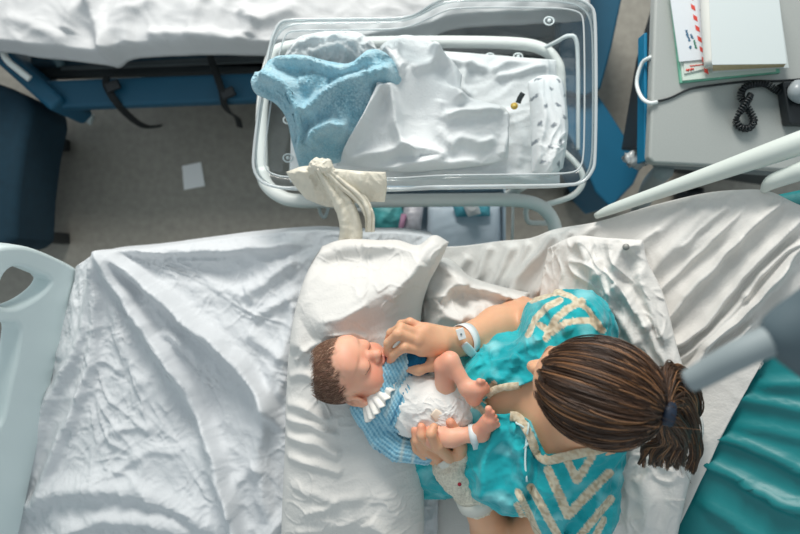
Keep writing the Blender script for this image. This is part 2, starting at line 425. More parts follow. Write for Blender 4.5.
# ================= blue visitor chair, between bassinet and nightstand
vc = empty('visitor_chair', P(610, 110, 0), 'bright blue vinyl visitor chair between the bassinet and the nightstand', 'chair')
slab('backrest', [(560, -40), (630, -40), (622, 0), (612, 48), (601, 89), (585, 96), (560, 90)], .06, .36, BLUE, vc, .008)
slab('seat', [(560, 92), (597, 92), (614, 118), (643, 164), (634, 184), (611, 208), (596, 192), (578, 150), (560, 120)], .06, .32, BLUE2, vc, .008)
for x, y in ((575, -20), (615, -20), (606, 170), (580, 120)):
    p = P(x, y, .3); box('foot', (p[0], p[1], .03), (.03, .03, .06), BLACK, vc)

# ================= nightstand
ns = empty('nightstand', P(740, 60, 0), 'grey laminate nightstand with blue side panel in the upper right corner', 'nightstand')
ZT = .86
slab('top', [(660, -60), (900, -60), (900, 178), (810, 172), (740, 167), (654, 163), (649, 158), (651, 120), (655, 0)], ZT-.03, ZT, LAMINATE, ns, .006)
slab('cabinet', [(662, -60), (900, -60), (900, 182), (659, 165), (659, 0)], .785, ZT-.031, GREYSIDE, ns, .008)
slab('column', [(760, -60), (900, -60), (900, 160), (762, 140)], .08, .62, DGREY, ns, .01)
bm = prism_bm([(.541, .52, .79), (.542, .52, .825), (.542, .235, .825), (.540, .235, .785)], [(.549, .52, .79), (.549, .52, .825), (.549, .235, .825), (.549, .235, .785)])
frombm('side_panel', bm, mat('cyan_panel', (10, 118, 158), .45), ns, bevel=.002)
frombm('leg_panel', prism_bm([P(652, 5, .5), P(636, 60, .5), P(621, 150, .5), P(640, 152, .5), P(660, 5, .5)], [P(656, 5, .784), P(650, 60, .784), P(646, 145, .784), P(664, 150, .784), P(670, 5, .784)]), mat('shadowed_side', (38, 44, 48), .6), ns, bevel=.004)  # near-black colour paints in the shade on the nightstand's left side
tube('corner_post', [P(664, 170, .80), P(650, 186, .62), P(640, 208, .45), P(628, 225, .2)], [.022, .022, .02, .018], mat('corner_grey', (140, 150, 152), .4), ns)
for x, y in ((.62, .62), (.62, .25), (1.0, .62), (1.0, .25)): tube('caster', [(x, y-.02, .052), (x, y+.02, .052)], .05, BLACK, ns)
o = tube('rolled_bag', [P(626, 160, .62), P(632, 158, .63), P(640, 162, .63), P(646, 157, .64)], [.012, .02, .017, .006], CLEARRIM, None, n=9)
me = o.data
for v in me.vertices: v.co += Vector(RNG.normal(size=3))*.003
tag(o, 'small crumpled clear plastic bag at the nightstand corner', 'plastic bag')

zt = ZT
def flat(name, poly, z0, th, m, parent=None, smooth=False, bev=0):
    return frombm(name, prism_bm([P(x, y, z0) for x, y in poly], [P(x, y, z0)+np.array([0, 0, th]) for x, y in poly]), m, parent, smooth=bool(bev), bevel=bev)
nb = flat('notebook', [(667, -25), (760, -25), (778, 74), (679, 84)], zt, .008, mat('green_cover', (120, 190, 164), .6, 0, 1, .2, 60), bev=.001)
tag(nb, 'green notebook at the bottom of the pile on the nightstand', 'notebook')
pg = flat('pages', [(670, -22), (757, -22), (775, 72), (682, 81)], zt+.0085, .004, mat('paper2', (206, 220, 210), .8), nb)
le = flat('letter', [(677, -20), (740, -20), (742, 60), (684, 74)], zt+.0132, .0025, mat('letter_paper', (208, 214, 208), .8)); tag(le, 'folded letter sheet with red print under the envelope', 'letter')
en = flat('envelope', [(668, -14), (714, -20), (722, 58), (679, 62)], zt+.0165, .0025, mat('paper_cool', (218, 223, 228), .8))
tag(en, 'white airmail envelope with red dashes beside the thick book', 'envelope')
RED = mat('red_ink', (214, 74, 62), .7); BLI = mat('blue_ink', (54, 120, 158), .7); GRN = mat('green_ink', (70, 150, 120), .7)
zi = zt+.0195
bms = []
for k in range(8):
    cx = 688.5+ (k*10.6)*.205; cy = -7+k*10.6
    bms.append(prism_bm([P(cx, cy, zi-.0008), P(cx+4.2, cy+2.5, zi-.0008), P(cx+5.0, cy+7.5, zi-.0008), P(cx+.8, cy+5, zi-.0008)], [P(cx, cy, zi), P(cx+4.2, cy+2.5, zi), P(cx+5.0, cy+7.5, zi), P(cx+.8, cy+5, zi)]))
frombm('red_dashes', merge(bms), RED, en, smooth=False)
def scribble(cx, cy, ln, ang, m, par, z, amp=1.6, name='handwriting'):
    a = math.radians(ang); pts = []
    for i in range(ln*4):
        t = i/4.; o = amp*math.sin(i*1.9+cx)*(.5+.5*random.random()); pts.append(P(cx+t*math.cos(a)-o*math.sin(a), cy+t*math.sin(a)+o*math.cos(a), z))
    tube(name, pts, .0007, m, par, n=4, res=len(pts))
scribble(686, 30, 12, 72, BLI, en, zi); scribble(691, 34, 5, 72, BLI, en, zi); scribble(690, 46, 3, 76, BLI, en, zi); scribble(694, 40, 9, 76, GRN, en, zi); scribble(703, 2, 5, 8, BLI, en, zi); scribble(700, 10, 7, 2, mat('grey_ink', (120, 140, 140), .7), en, zi)
scribble(686, 70, 8, -8, RED, le, zt+.0162, 2.2)
scribble(690, 66, 14, -6, RED, le, zt+.0162, .8)
bk = empty('book', P(740, 30, zt+.013), 'thick white closed book with cream pages on top of the pile', 'book')
zb = zt+.0165
pgm = mat('cream_pages', (206, 186, 148), .9, .0012, 300, .15, 200)
flat('cover', [(705, -14), (775, -20), (788, 68), (712, 73)], zb+.002, .003, mat('white_cover', (214, 222, 222), .5), bk)
slabp = lambda px, py, z: P(px, py, z)
bm = prism_bm([P(711, -14, zb+.005), P(774, -18, zb+.005), P(784, 67, zb+.005), P(713, 71, zb+.005)], [P(709, -20, zb+.045), P(777, -22, zb+.045), P(786, 64, zb+.045), P(713, 66, zb+.045)])
frombm('page_block', bm, pgm, bk, bevel=.001)
bm = prism_bm([P(708, -24, zb+.046), P(776, -28, zb+.046), P(787, 64, zb+.046), P(712, 65, zb+.046)], [P(708, -24, zb+.050), P(776, -28, zb+.050), P(787, 64, zb+.050), P(712, 65, zb+.050)])
frombm('cover', bm, mat('white_cover', (214, 222, 222), .5), bk, bevel=.001)
tube('spine', [P(709, -24, zb+.03), P(711, 20, zb+.03), P(714, 66, zb+.03)], .019, mat('white_spine', (224, 224, 218), .5), bk, flat=1.0)
# cables, phone
o = tube('charging_cable', [P(651, 57, zt-.01), P(643, 62, zt-.03), P(638, 74, zt-.04), P(637, 86, zt-.04), P(642, 98, zt-.02), P(650, 103, zt+.004), P(657, 102, zt+.004)], .0042, mat('white_cable', (226, 232, 232), .5)); tag(o, 'white looped cable hanging over the nightstand edge', 'cable')
o = tube('thin_cord', [P(654, 102, zt+.004), P(670, 98, zt+.003), P(690, 89, zt+.003), P(715, 85, zt+.004), P(750, 81, zt+.003), P(775, 81, zt+.003), P(805, 79, zt+.003)], .0024, BLACK); tag(o, 'thin black cord running across the nightstand below the book', 'cord')
cl = catmull([P(782, 92, zt+.012), P(776, 90, zt+.012), P(766, 84, zt+.012), P(754, 84, zt+.012), P(744, 88, zt+.012), P(741, 96, zt+.012), P(745, 104, zt+.014), P(750, 112, zt+.014), P(754, 121, zt+.012), P(749, 128, zt+.012), P(740, 127, zt+.012), P(736, 120, zt+.012), P(740, 112, zt+.026), P(748, 100, zt+.028), P(751, 94, zt+.020)], 700)
T = np.gradient(cl, axis=0); T /= np.linalg.norm(T, axis=1)[:, None]; up = np.array([0, 0, 1.]); b = np.cross(T, up); th = np.arange(700)*2*math.pi/14
hel = cl+.0062*(np.cos(th)[:, None]*b+np.sin(th)[:, None]*up)
o = tube('coiled_cord', hel, .0021, BLACK, n=5, smoothpath=False); tag(o, 'black coiled telephone cord looped on the nightstand', 'cord')
ph = empty('telephone', P(800, 100, zt), 'black telephone base cut off by the right edge', 'telephone')
slab('base', [(783, 81), (840, 78), (840, 124), (790, 124)], zt+.001, zt+.03, BLACK, ph, .005)
tube('handset', [P(799, 84, zt+.045), P(797, 92, zt+.05), P(803, 99, zt+.045)], [.014, .018, .013], mat('phone_grey', (150, 158, 162), .3), ph)
box('handset_cradle', P(812, 95, zt+.036), (.05, .04, .02), BLACK, ph)

# ================= hospital bed
hb = empty('hospital_bed', (0, -.35, 0), 'hospital bed with teal mattress, white footboard and raised backrest', 'bed')
def bedrow(x, e=0): return float(back(x))
TEAL = TEALM
nx, ny = 150, 120; xs = np.linspace(-.69, .86, nx); ys = np.linspace(.035, -.84, ny)
xs = xs - .0; G = np.stack(np.meshgrid(xs, ys, indexing='xy'), -1).reshape(-1, 2)
Z = back(G[:, 0]); Sv = np.concatenate([G, Z[:, None]], 1)
skew = .11*sm((G[:, 0]-.2)/.6); Sv[:, 1] += skew
R_ = [([(700, 395), (745, 398), (800, 410), (860, 420)], .010, 5), ([(712, 436), (750, 446), (800, 470), (860, 495)], .014, 6, .5), ([(700, 462), (730, 475), (770, 498), (830, 530)], .014, 6, .5),
      ([(700, 500), (722, 515), (750, 534), (790, 560)], .012, 6, .5), ([(735, 425), (780, 432), (850, 448)], .007, 5), ([(760, 385), (800, 384), (860, 390)], .009, 5), ([(740, 480), (790, 500), (850, 520)], .006, 5), ([(770, 500), (800, 505), (850, 512)], .008, 4)]
hh = folds(pix(Sv), R_)
ex = np.minimum(np.arange(nx), np.arange(nx)[::-1]); ey = np.minimum(np.arange(ny), np.arange(ny)[::-1]); em = np.minimum(*np.meshgrid(ex, ey)).reshape(-1)
nrm = np.stack([-.69*(G[:, 0] > .2), 0*Z, np.where(G[:, 0] > .2, .72, 1)], 1)
Sv += nrm*(hh-.02*(1-sm(em/5.)))[:, None]
low = Sv - nrm*.12
idx = np.arange(nx*ny).reshape(ny, nx); q = np.stack([idx[:-1, :-1], idx[1:, :-1], idx[1:, 1:], idx[:-1, 1:]], -1).reshape(-1, 4)
rim = np.concatenate([idx[0, :], idx[1:, -1], idx[-1, -2::-1], idx[-2:0:-1, 0]]); rn = np.roll(rim, -1); n = nx*ny
meshnp('mattress', np.vstack([Sv, low]), np.vstack([q, q[:, ::-1]+n, np.stack([rim, rn, rn+n, rim+n], 1)]), TEAL, hb)
box('bed_base', (-.24, -.40, .60), (.96, .80, .06), WMET, hb)
bm = prism_bm([(.30, .0, .57), (.30, -.80, .57), (.84, -.70, 1.08), (.84, .09, 1.08)], [(.28, .0, .62), (.28, -.80, .62), (.82, -.70, 1.13), (.82, .09, 1.13)])
frombm('backrest_panel', bm, WMET, hb)
for x in (-.62, .5):
    for y in (-.12, -.7):
        l = tube('leg', [(x, y, .57), (x, y, .11)], .025, WMET, hb); tube('caster', [(x, y-.02, .06), (x, y+.02, .06)], .058, BLACK, l)
box('undercarriage', (-.05, -.37, .5), (1.1, .5, .1), GREYSIDE, hb)
# footboard: the outline is laid out in the board's own plane (s along the board, z up)
A = P(70, 270, .80)[:2]; B = P(6, 560, .86)[:2]; D_ = (B-A)/np.linalg.norm(B-A); Nn = np.array([-D_[1], D_[0]])
if Nn[0] > 0: Nn = -Nn
def onboard(px, py):        # pixel ray hits the board plane
    d = np.array([(px-400)/F, (267-py)/F]); t = (A @ Nn)/(d @ Nn); p = d*t; return (p-A) @ D_, H-t
def ring(pts, n): return catmull([onboard(*p) for p in pts], n)
outer = ring([(72, 272), (62, 266), (40, 256), (22, 250), (8, 249), (-8, 251), (-24, 262), (-34, 285), (-42, 330), (-60, 420), (-95, 600), (-60, 800)], 70)
outer = np.vstack([outer, [onboard(-20, 800)], [onboard(-30, 700)], catmull([onboard(*p) for p in [(-8, 600), (12, 534), (34, 430), (55, 340), (72, 280)]], 24)])
h1 = ring([(44, 272), (49, 280), (42, 292), (26, 304), (8, 311), (-6, 309), (-10, 296), (-6, 276), (4, 264), (18, 262), (44, 272)], 44)[:-1]
h2 = ring([(12, 318), (18, 326), (15, 352), (8, 384), (0, 420), (-10, 430), (-20, 410), (-18, 350), (-10, 320), (12, 318)], 44)[:-1]
cv = bpy.data.curves.new('footboard', 'CURVE'); cv.dimensions = '2D'; cv.fill_mode = 'BOTH'; cv.extrude = .014; cv.bevel_depth = .008; cv.bevel_resolution = 3
for r_ in (outer, h1, h2):
    s_ = cv.splines.new('POLY'); s_.points.add(len(r_)-1); s_.use_cyclic_u = True
    for i, (a_, b_) in enumerate(r_): s_.points[i].co = (a_, b_, 0, 1)
tmp = bpy.data.objects.new('t', cv); C.objects.link(tmp); dg = bpy.context.evaluated_depsgraph_get(); me = bpy.data.meshes.new_from_object(tmp.evaluated_get(dg)); bpy.data.objects.remove(tmp)
Mx = Matrix(((D_[0], 0, Nn[0], A[0]+Nn[0]*.01), (D_[1], 0, Nn[1], A[1]+Nn[1]*.01), (0, 1, 0, 0), (0, 0, 0, 1)))
me.transform(Mx); me.polygons.foreach_set('use_smooth', [True]*len(me.polygons))
fb = link('footboard', me, WPLAS, hb); mo = fb.modifiers.new('e', 'EDGE_SPLIT'); mo.split_angle = .7
# side rail beside the backrest
r0, r1 = PB(596, 216, .03), PB(806, 146, .06)
tube('side_rail', [r0, PB(612, 209, .04), PB(660, 192, .05), PB(720, 171, .06), PB(780, 150, .07), PB(860, 122, .07)], [.006, .010, .012, .015, .018, .02], mat('cream_rail', (206, 214, 208), .45), hb, up=(0, 0, 1), n=14)
tube('side_rail', [PB(764, 190, .02), PB(772, 182, .05), PB(790, 175, .06), PB(812, 168, .07), PB(860, 158, .07)], [.006, .012, .014, .015, .015], mat('cream_rail', (206, 214, 208), .45), hb, n=14)

# ================= bed sheets
def C2(px, py, z): return P(px, py, z)
left_r = [([(107, 251), (128, 288), (154, 327), (188, 378), (222, 458), (243, 530), (250, 560)], .044, 4.5, 1.8),
          ([(107, 251), (135, 268), (171, 298), (228, 344), (262, 385), (284, 425)], .052, 4.5, 1.8),
          ([(107, 251), (150, 253), (188, 252), (245, 250), (310, 243)], .022, 6, .7),
          ([(106, 256), (95, 300), (85, 344), (60, 390), (40, 440), (22, 500)], .026, 6),
          ([(106, 256), (104, 300), (98, 350), (84, 400), (60, 450), (45, 500)], .022, 5),
          ([(112, 270), (120, 320), (135, 360), (150, 390)], .012, 6),
          ([(25, 508), (60, 488), (114, 484), (160, 492), (200, 512), (230, 534)], .022, 9),
          ([(60, 534), (100, 518), (150, 516), (200, 530)], .016, 7),
          ([(245, 292), (265, 284), (282, 270), (300, 262)], .018, 6), ([(255, 318), (275, 306), (300, 290)], .012, 5),
          ([(165, 330), (180, 338), (196, 350), (206, 368)], .014, 5), ([(186, 318), (205, 332), (224, 352)], .010, 4),
          ([(250, 330), (270, 345), (285, 360)], .012, 5), ([(286, 340), (270, 400), (262, 450), (270, 520)], .018, 7), ([(296, 300), (288, 360), (282, 400)], .014, 5),
          ([(100, 440), (130, 425), (160, 425)], .006, 5), ([(120, 470), (150, 450), (190, 448)], .007, 5), ([(80, 300), (76, 340), (60, 360)], .010, 5),
          ([(262, 460), (240, 480), (236, 510)], .012, 6), ([(300, 500), (280, 520), (262, 545)], .014, 6), ([(150, 300), (175, 330), (190, 350)], .009, 4)]
def rad(S, c):      # creases pulled out of the corner of the sheet, with a few cross creases
    d = S-c; r = np.hypot(d[:, 0], d[:, 1]); th = np.arctan2(d[:, 1], d[:, 0]); f = sm(r/.12)
    return f*(.0055*crease(np.stack([r*.9, th*.9, 0*r], 1), 7, 1, 4)+.004*crease(np.stack([r*2, th*1.6, 0*r], 1), 9, 2, 4)+.0022*crease(np.stack([r*8, th*2.5, 0*r], 1), 6, 3, 4)) + .003*f*crease(np.stack([(S[:, 0]+S[:, 1])*.45, S[:, 0]-S[:, 1], 0*r], 1), 20, 6, 4)
pit = lambda pp: -.034*np.exp(-(((pp[:, 0]-205)/24)**2+((pp[:, 1]-410)/34)**2)) - .018*np.exp(-(((pp[:, 0]-210)/55)**2+((pp[:, 1]-275)/13)**2))
o = patch('bed_sheet', [(72, 266, .80), (90, 252, .81), (107, 246, .82), (150, 242, .82), (188, 237, .82), (250, 229, .82), (312, 224, .82), (350, 226, .82), (400, 226, .82), (432, 230, .82)],
      [(432, 230, .82), (440, 300, .82), (440, 420, .82), (436, 620, .82)], [(-2, 590, .80), (100, 640, .82), (250, 640, .82), (436, 620, .82)],
      [(72, 266, .80), (70, 285, .80), (56, 336, .80), (40, 400, .80), (25, 460, .80), (12, 530, .80), (-2, 590, .80)], 330, 300, SHEET,
      bulge=.02, bpow=.35, ridges=left_r, wr=[(.007, 7, 4, None, 1), (.0042, 17, 6, 120, 2.4), (.0009, 40, 7, None, 1)], edge=5, post=lambda pp, S, U, V_: pit(pp)+rad(S, P(104, 246, .82)), drop=[('t', .07, .02), ('l', .04, .02)])
tag(o, 'white rumpled sheet over the foot half of the hospital bed', 'sheet')
back_r = [([(650, 300), (690, 262), (728, 226), (745, 205)], .008, 2.6), ([(700, 350), (738, 322), (775, 280), (800, 262)], .010, 2.8), ([(660, 372), (690, 352), (722, 322), (752, 290)], .010, 2.8), ([(680, 250), (705, 225), (728, 205)], .006, 2.5), ([(622, 262), (640, 244), (660, 228)], .006, 2.6), ([(648, 350), (673, 365-20), (700, 330), (736, 287), (770, 250), (806, 216)], .020, 5, .5), ([(655, 330), (669, 318), (695, 290), (725, 256), (756, 226), (790, 196)], .018, 5, .5),
          ([(690, 375), (712, 342), (745, 312), (767, 291), (790, 262), (815, 235)], .020, 5, .5), ([(632, 300), (649, 275), (670, 252), (692, 228), (715, 205)], .010, 6),
          ([(655, 260), (700, 243), (720, 235), (760, 215)], .006, 8), ([(665, 390), (695, 372), (730, 345), (758, 318)], .016, 5, .6), ([(640, 250), (665, 225), (690, 205)], .008, 6), ([(740, 300), (775, 262), (805, 240)], .014, 4, .5), ([(680, 300), (710, 268), (745, 235)], .008, 4),
          ([(455, 262), (440, 280), (425, 300)], .012, 4), ([(470, 256), (458, 275), (450, 290)], .012, 4), ([(492, 245), (478, 275), (462, 300)], .014, 4), ([(513, 243), (506, 262), (492, 295), (480, 320)], .016, 5),
          ([(530, 240), (520, 262), (505, 290), (495, 310)], .012, 4), ([(557, 233), (540, 255), (522, 275), (510, 300)], .020, 5), ([(574, 228), (556, 255), (545, 280), (535, 300)], .016, 5), ([(600, 222), (590, 230), (575, 245)], .010, 5)]
off = .010
o = patch('draw_sheet', [(428, 246, 0), (460, 246, 0), (500, 241, 0), (530, 238, 0), (556, 229, 0), (600, 221, 0), (650, 206, 0), (700, 194, 0), (735, 190, 0), (768, 191, 0), (800, 205, 0), (850, 222, 0)],
      [(850, 222, 0), (800, 300, 0), (762, 362, 0)], [(428, 620, 0), (500, 620, 0), (590, 615, 0), (632, 606, 0), (675, 534, 0), (722, 436, 0), (762, 362, 0)],
      [(428, 246, 0), (428, 400, 0), (428, 620, 0)], 300, 230, SHEETC, ridges=back_r, wr=[(.005, 7, 14, 50, 3), (.0012, 22, 16, 50, 2.5)], disp=(-.45, 0, .9),
      conv=lambda x, y, z: PB(x, y, .016), edge=4)
tag(o, 'white sheet with long diagonal creases over the raised backrest', 'sheet')
o = patch('crumpled_cloth', [(420, 262, .86), (434, 256, .87), (452, 260, .87), (470, 276, .86), (500, 286, .87), (531, 293, .87)], [(531, 293, .87), (524, 304, .88), (505, 314, .90)],
      [(424, 352, .94), (440, 347, .965), (463, 339, .97), (486, 330, .94), (505, 314, .90)], [(420, 262, .86), (418, 300, .90), (424, 352, .94)], 120, 90, SHEETC, bulge=.035, bpow=.5,
      ridges=[([(436, 300), (452, 285), (475, 286), (500, 294), (528, 297)], .034, 4.5), ([(436, 262), (450, 272), (462, 288)], .024, 6), ([(430, 290), (445, 310), (478, 316)], .020, 7), ([(425, 330), (440, 318), (462, 320)], .012, 6)],
      wr=[(.007, 14, 24, None, 1)], post=lambda pp, S, U, V_: .006*crease(S, 22, 11, 4))
tag(o, 'crumpled white cloth between the big pillow and the right forearm', 'cloth')
# faint printed mark on it
bl = []
# ================= pillows
pr = [([(446, 240), (436, 250), (415, 268), (385, 288), (350, 310), (318, 332)], .034, 16, 1.2), ([(324, 247), (312, 275), (302, 310), (298, 350)], .02, 12), ([(360, 246), (385, 244), (418, 246)], .02, 8), ([(420, 262), (405, 280), (392, 300)], .010, 6),
      ([(292, 372), (310, 368), (330, 372)], .008, 3.5), ([(290, 398), (312, 398), (338, 410)], .010, 3.5), ([(288, 412), (314, 414), (344, 424)], .010, 3.5), ([(288, 428), (318, 430), (348, 441)], .011, 3.5), ([(290, 447), (320, 450), (350, 455)], .008, 3.5),
      ([(305, 342), (325, 352), (338, 360)], .006, 3), ([(300, 355), (318, 340), (330, 336)], .007, 3), ([(296, 470), (330, 480), (370, 478)], .006, 5), ([(310, 500), (330, 492), (345, 480)], .005, 3), ([(300, 520), (330, 512), (360, 500)], .006, 4), ([(370, 500), (385, 515), (400, 534)], .014, 8), ([(330, 318), (350, 312), (372, 300)], .006, 3), ([(340, 330), (356, 328), (370, 334)], .005, 2.5)]
pil = lambda pp, S, U, V_: .003*crease(S, 24, 5)-.035*np.exp(-(((pp[:, 0]-345)/38)**2+((pp[:, 1]-262)/12)**2)) - .035*np.exp(-(((pp[:, 0]-400)/60)**2+((pp[:, 1]-390)/45)**2)) + .010*np.exp(-(((pp[:, 0]-390)/18)**2+((pp[:, 1]-490)/25)**2)) - .015*np.exp(-(((pp[:, 0]-340)/30)**2+((pp[:, 1]-520)/14)**2))
o = patch('pillow', [(322, 246, .93), (340, 240, .935), (360, 239, .935), (380, 240, .94), (398, 240, .94), (418, 245, .95), (434, 235, .95), (449, 242, .95)],
      [(449, 242, .95), (440, 262, .95), (428, 286, .95), (421, 318, .95), (421, 380, .95), (423, 457, .95), (424, 534, .94), (420, 590, .93)],
      [(284, 590, .93), (330, 598, .93), (370, 598, .93), (420, 590, .93)], [(322, 246, .93), (308, 270, .93), (296, 310, .93), (290, 350, .93), (287, 400, .93), (286, 444, .93), (282, 534, .93), (284, 590, .93)],
      190, 330, SHEETC, bulge=.105, bpow=.42, closed=.085, ridges=pr, wr=[(.005, 8, 34, 20, 1.8), (.0012, 30, 36, 15, 2.5)], edge=9, post=pil)
tag(o, 'large white pillow lying crosswise under the baby', 'pillow')
o = patch('pillow', [(548, 248, .07), (575, 236, .09), (606, 238, .10), (643, 240, .10)], [(643, 240, .10), (648, 262, .09), (664, 296, .08), (678, 350, .08), (694, 400, .07), (704, 430, .06), (690, 480, .06), (678, 534, .06), (668, 590, .06)],
      [(548, 590, .05), (600, 600, .05), (668, 590, .06)], [(548, 248, .07), (540, 300, .05), (544, 400, .05), (548, 590, .05)], 170, 280, SHEETC, bulge=.035, bpow=.4, closed=.05, disp=(-.45, 0, .9), post=lambda pp, S, U, V_: .010*crease(S, 13, 8, 3.5)+.005*crease(S, 26, 9),
      ridges=[([(640, 242), (622, 252), (616, 275), (618, 300)], .022, 6), ([(617, 282), (632, 300), (650, 330)], .018, 5), ([(640, 268), (650, 300), (668, 345)], .014, 5), ([(580, 240), (590, 262), (600, 280)], .016, 5), ([(604, 300), (622, 318), (640, 345)], .014, 5), ([(645, 320), (660, 350), (672, 372)], .010, 4),
              ([(600, 258), (606, 280), (618, 310)], .012, 4), ([(676, 400), (690, 380), (686, 360)], .010, 6), ([(608, 500), (615, 520), (610, 560)], .008, 6), ([(640, 470), (650, 500), (645, 540)], .008, 8)],
      wr=[(.011, 9, 44, 70, 2.0), (.0040, 22, 46, 70, 2)], edge=6, conv=lambda x, y, z: PB(x, y, z))
tag(o, 'crumpled white pillow propped on the backrest behind the woman', 'pillow')
bt = tube('snap_button', [PB(626, 247, .150), PB(626, 247, .155)], .006, mat('snap_metal', (150, 150, 146), .6, metal=.3), n=14); tag(bt, 'small metal snap button on the corner of the rear pillow', 'button')

# ================= blurred grey arm close to the camera
ga = empty('overhead_arm', (1.25, 0, 0), 'blurred grey overhead arm with rounded housing near the right edge', 'arm')
zg = 1.66
tube('arm', [P(689, 381, zg-.03), P(705, 373, zg-.02), P(740, 354, zg), P(785, 334, zg+.01)], [.0105, .012, .013, .014], mat('arm_light', (138, 149, 152), .6), ga, n=14, up=(0, 0, 1))
v = Vol(P(700, 480, 1.55)-.05, P(960, 160, 1.75)*np.array([1, 1, 1])+np.array([.1, .15, .1]), .004)
v.cap(P(790, 334, zg+.01), P(838, 370, zg+.0), .019, .024, .02); v.cap(P(790, 332, zg+.01), P(842, 298, zg+.03), .018, .028, .02); v.ell(P(838, 335, zg+.01), (.045, .038, .03), k=.02)
v.obj('housing', mat('housing_grey', (80, 96, 103), .6), ga)
tube('arm', [P(830, 330, zg+.02), (.75, -.05, 1.72), (1.25, 0, 1.75)], .02, ARMGREY, ga)
tube('post', [(1.25, 0, 1.78), (1.25, 0, .02)], .025, WMET, ga); box('base_plate', (1.25, 0, .012), (.3, .3, .022), WMET, ga)
# ================= clear bassinet on a white cart
def zr(x): return .93 + .07*sm((x-405)/35.)
op = [(272, 38), (266, 65), (259, 110), (254, 150), (254, 169), (261, 181), (278, 187), (300, 188), (395, 189), (430, 187), (500, 186), (562, 185), (582, 182), (592, 171), (595, 155), (596, 90), (595, 22), (591, 7), (580, 0), (562, -3), (500, -4), (450, -3), (436, 2), (407, 17), (350, 19), (292, 20), (279, 24)]
lp = catmull(op+[op[0]], 160)[:-1]
outer3 = np.array([P(x, y, zr(x)) for x, y in lp])
def inset(pts, d):
    T = np.roll(pts, -1, 0)-np.roll(pts, 1, 0); n = np.stack([-T[:, 1], T[:, 0]], 1); n /= np.linalg.norm(n, axis=1)[:, None]
    c = pts[:, :2].mean(0); s = np.sign(((c-pts[:, :2])*n).sum(1)).sum(); n *= np.sign(s)
    o = pts.copy(); o[:, :2] += n*d
    for _ in range(6): o = (np.roll(o, 1, 0)+2*o+np.roll(o, -1, 0))/4
    return o
i1 = inset(outer3, .014); i1[:, 2] += .004; i2 = inset(outer3, .022)
base = inset(i2, .022); base[:, 2] = .76; b2 = inset(base, .02); b2[:, 2] = .75
cart = empty('bassinet_cart', (0.05, .34, 0), 'white tubular hospital cart under the clear bassinet tub', 'cart')
tub = empty('bassinet_tub', (0.05, .34, .75), 'clear plastic newborn bassinet tub filled with blue and white bedding', 'bassinet')
def loft(rings, m, parent, name, cap=True):
    n = len(rings[0]); V = np.vstack(rings); Q = []
    for k in range(len(rings)-1):
        a = np.arange(n)+k*n; b = np.roll(np.arange(n), -1)+k*n; Q.append(np.stack([a, b, b+n, a+n], 1))
    o = meshnp(name, V, np.vstack(Q), m, parent); return o
mid = [i2*(1-t)+base*t for t in (.25, .5, .75)]
dn = inset(outer3, -.001); dn[:, 2] -= .022
sh = loft([dn, outer3, i1, i2]+mid+[base, b2], CLEAR, tub, 'shell')
bmf = bmesh.new(); bmf.faces.new([bmf.verts.new(p) for p in b2]); frombm('base_sheet', bmf, CLEAR, tub, smooth=False)
def looptube(name, pts, r, m, parent, n=8): return tube(name, list(pts), r, m, parent, n=n, closed=True, smoothpath=False)
looptube('rim', outer3, .0034, CLEARRIM, tub); looptube('rim_lip', i2, .0018, CLEARRIM, tub); looptube('rim_lip', dn, .002, CLEARRIM, tub); looptube('base_edge', base, .003, CLEARRIM, tub)
WCL = mat('frosted_white', (225, 233, 234), .5)
for x, y, z in ((490, 57, .765), (518, 57, .765), (452, 57, .765), (549, 21, .86), (288, 158, .84), (288, 120, .8)):
    c = P(x, y, z); pts = [c+np.array([math.cos(t)*.0105, math.sin(t)*.0085, 0]) for t in np.linspace(0, 2*math.pi, 24)[:-1]]
    s_ = looptube('suction_foot', pts, .0018, WCL, tub, n=6); tube('suction_stud', [c, c+np.array([0, 0, .004])], .004, WCL, s_)
fr = [P(x, y, .70) for x, y in [(262, 172), (262, 110), (270, 62), (284, 48), (330, 44), (420, 42), (505, 43), (540, 48), (556, 62), (560, 84), (560, 150)]]
tube('top_frame', fr, .0145, WMET, cart, n=12, res=90)
fr = [P(x, y, z) for x, y, z in [(262, 168, .70), (266, 184, .70), (280, 196, .70), (300, 201, .70), (360, 201, .70), (450, 200, .70), (510, 200, .70), (538, 205, .70), (552, 219, .70), (556, 238, .70), (553, 262, .66), (548, 275, .5)]]
tube('front_frame', fr, .0165, WMET, cart, n=12, res=90)
tube('side_support', [P(560, 148, .70), P(578, 166, .72), P(583, 182, .72), P(572, 196, .71), P(545, 205, .70)], .007, WMET, cart, res=50)
tube('side_support', [P(546, 47, .72), P(556, 42, .76), P(568, 36, .80), P(576, 40, .80), P(578, 70, .78), P(578, 150, .74)], .0045, WCL, cart, res=60)
tube('hook', [P(527, 204, .66), P(526, 214, .64), P(529, 222, .63), P(540, 223, .63), P(548, 223, .63)], .0065, WMET, cart, res=40)
tube('hook', [P(318, 204, .68), P(321, 214, .66), P(325, 217, .66), P(329, 206, .68)], .004, WCL, cart, res=30)
for x, y in ((-.20, .49), (-.20, .2), (.30, .49), (.30, .2)):
    l = tube('leg', [(x, y, .70), (x, y, .09)], .013, WMET, cart); tube('caster', [(x-.01, y, .045), (x+.01, y, .045)], .04, BLACK, l)
for y in (.49, .2): tube('base_bar', [(-.20, y, .12), (.30, y, .12)], .014, WMET, cart)
tube('upright', [P(513, 202, .6), P(512, 250, .6)], .004, WMET, cart)
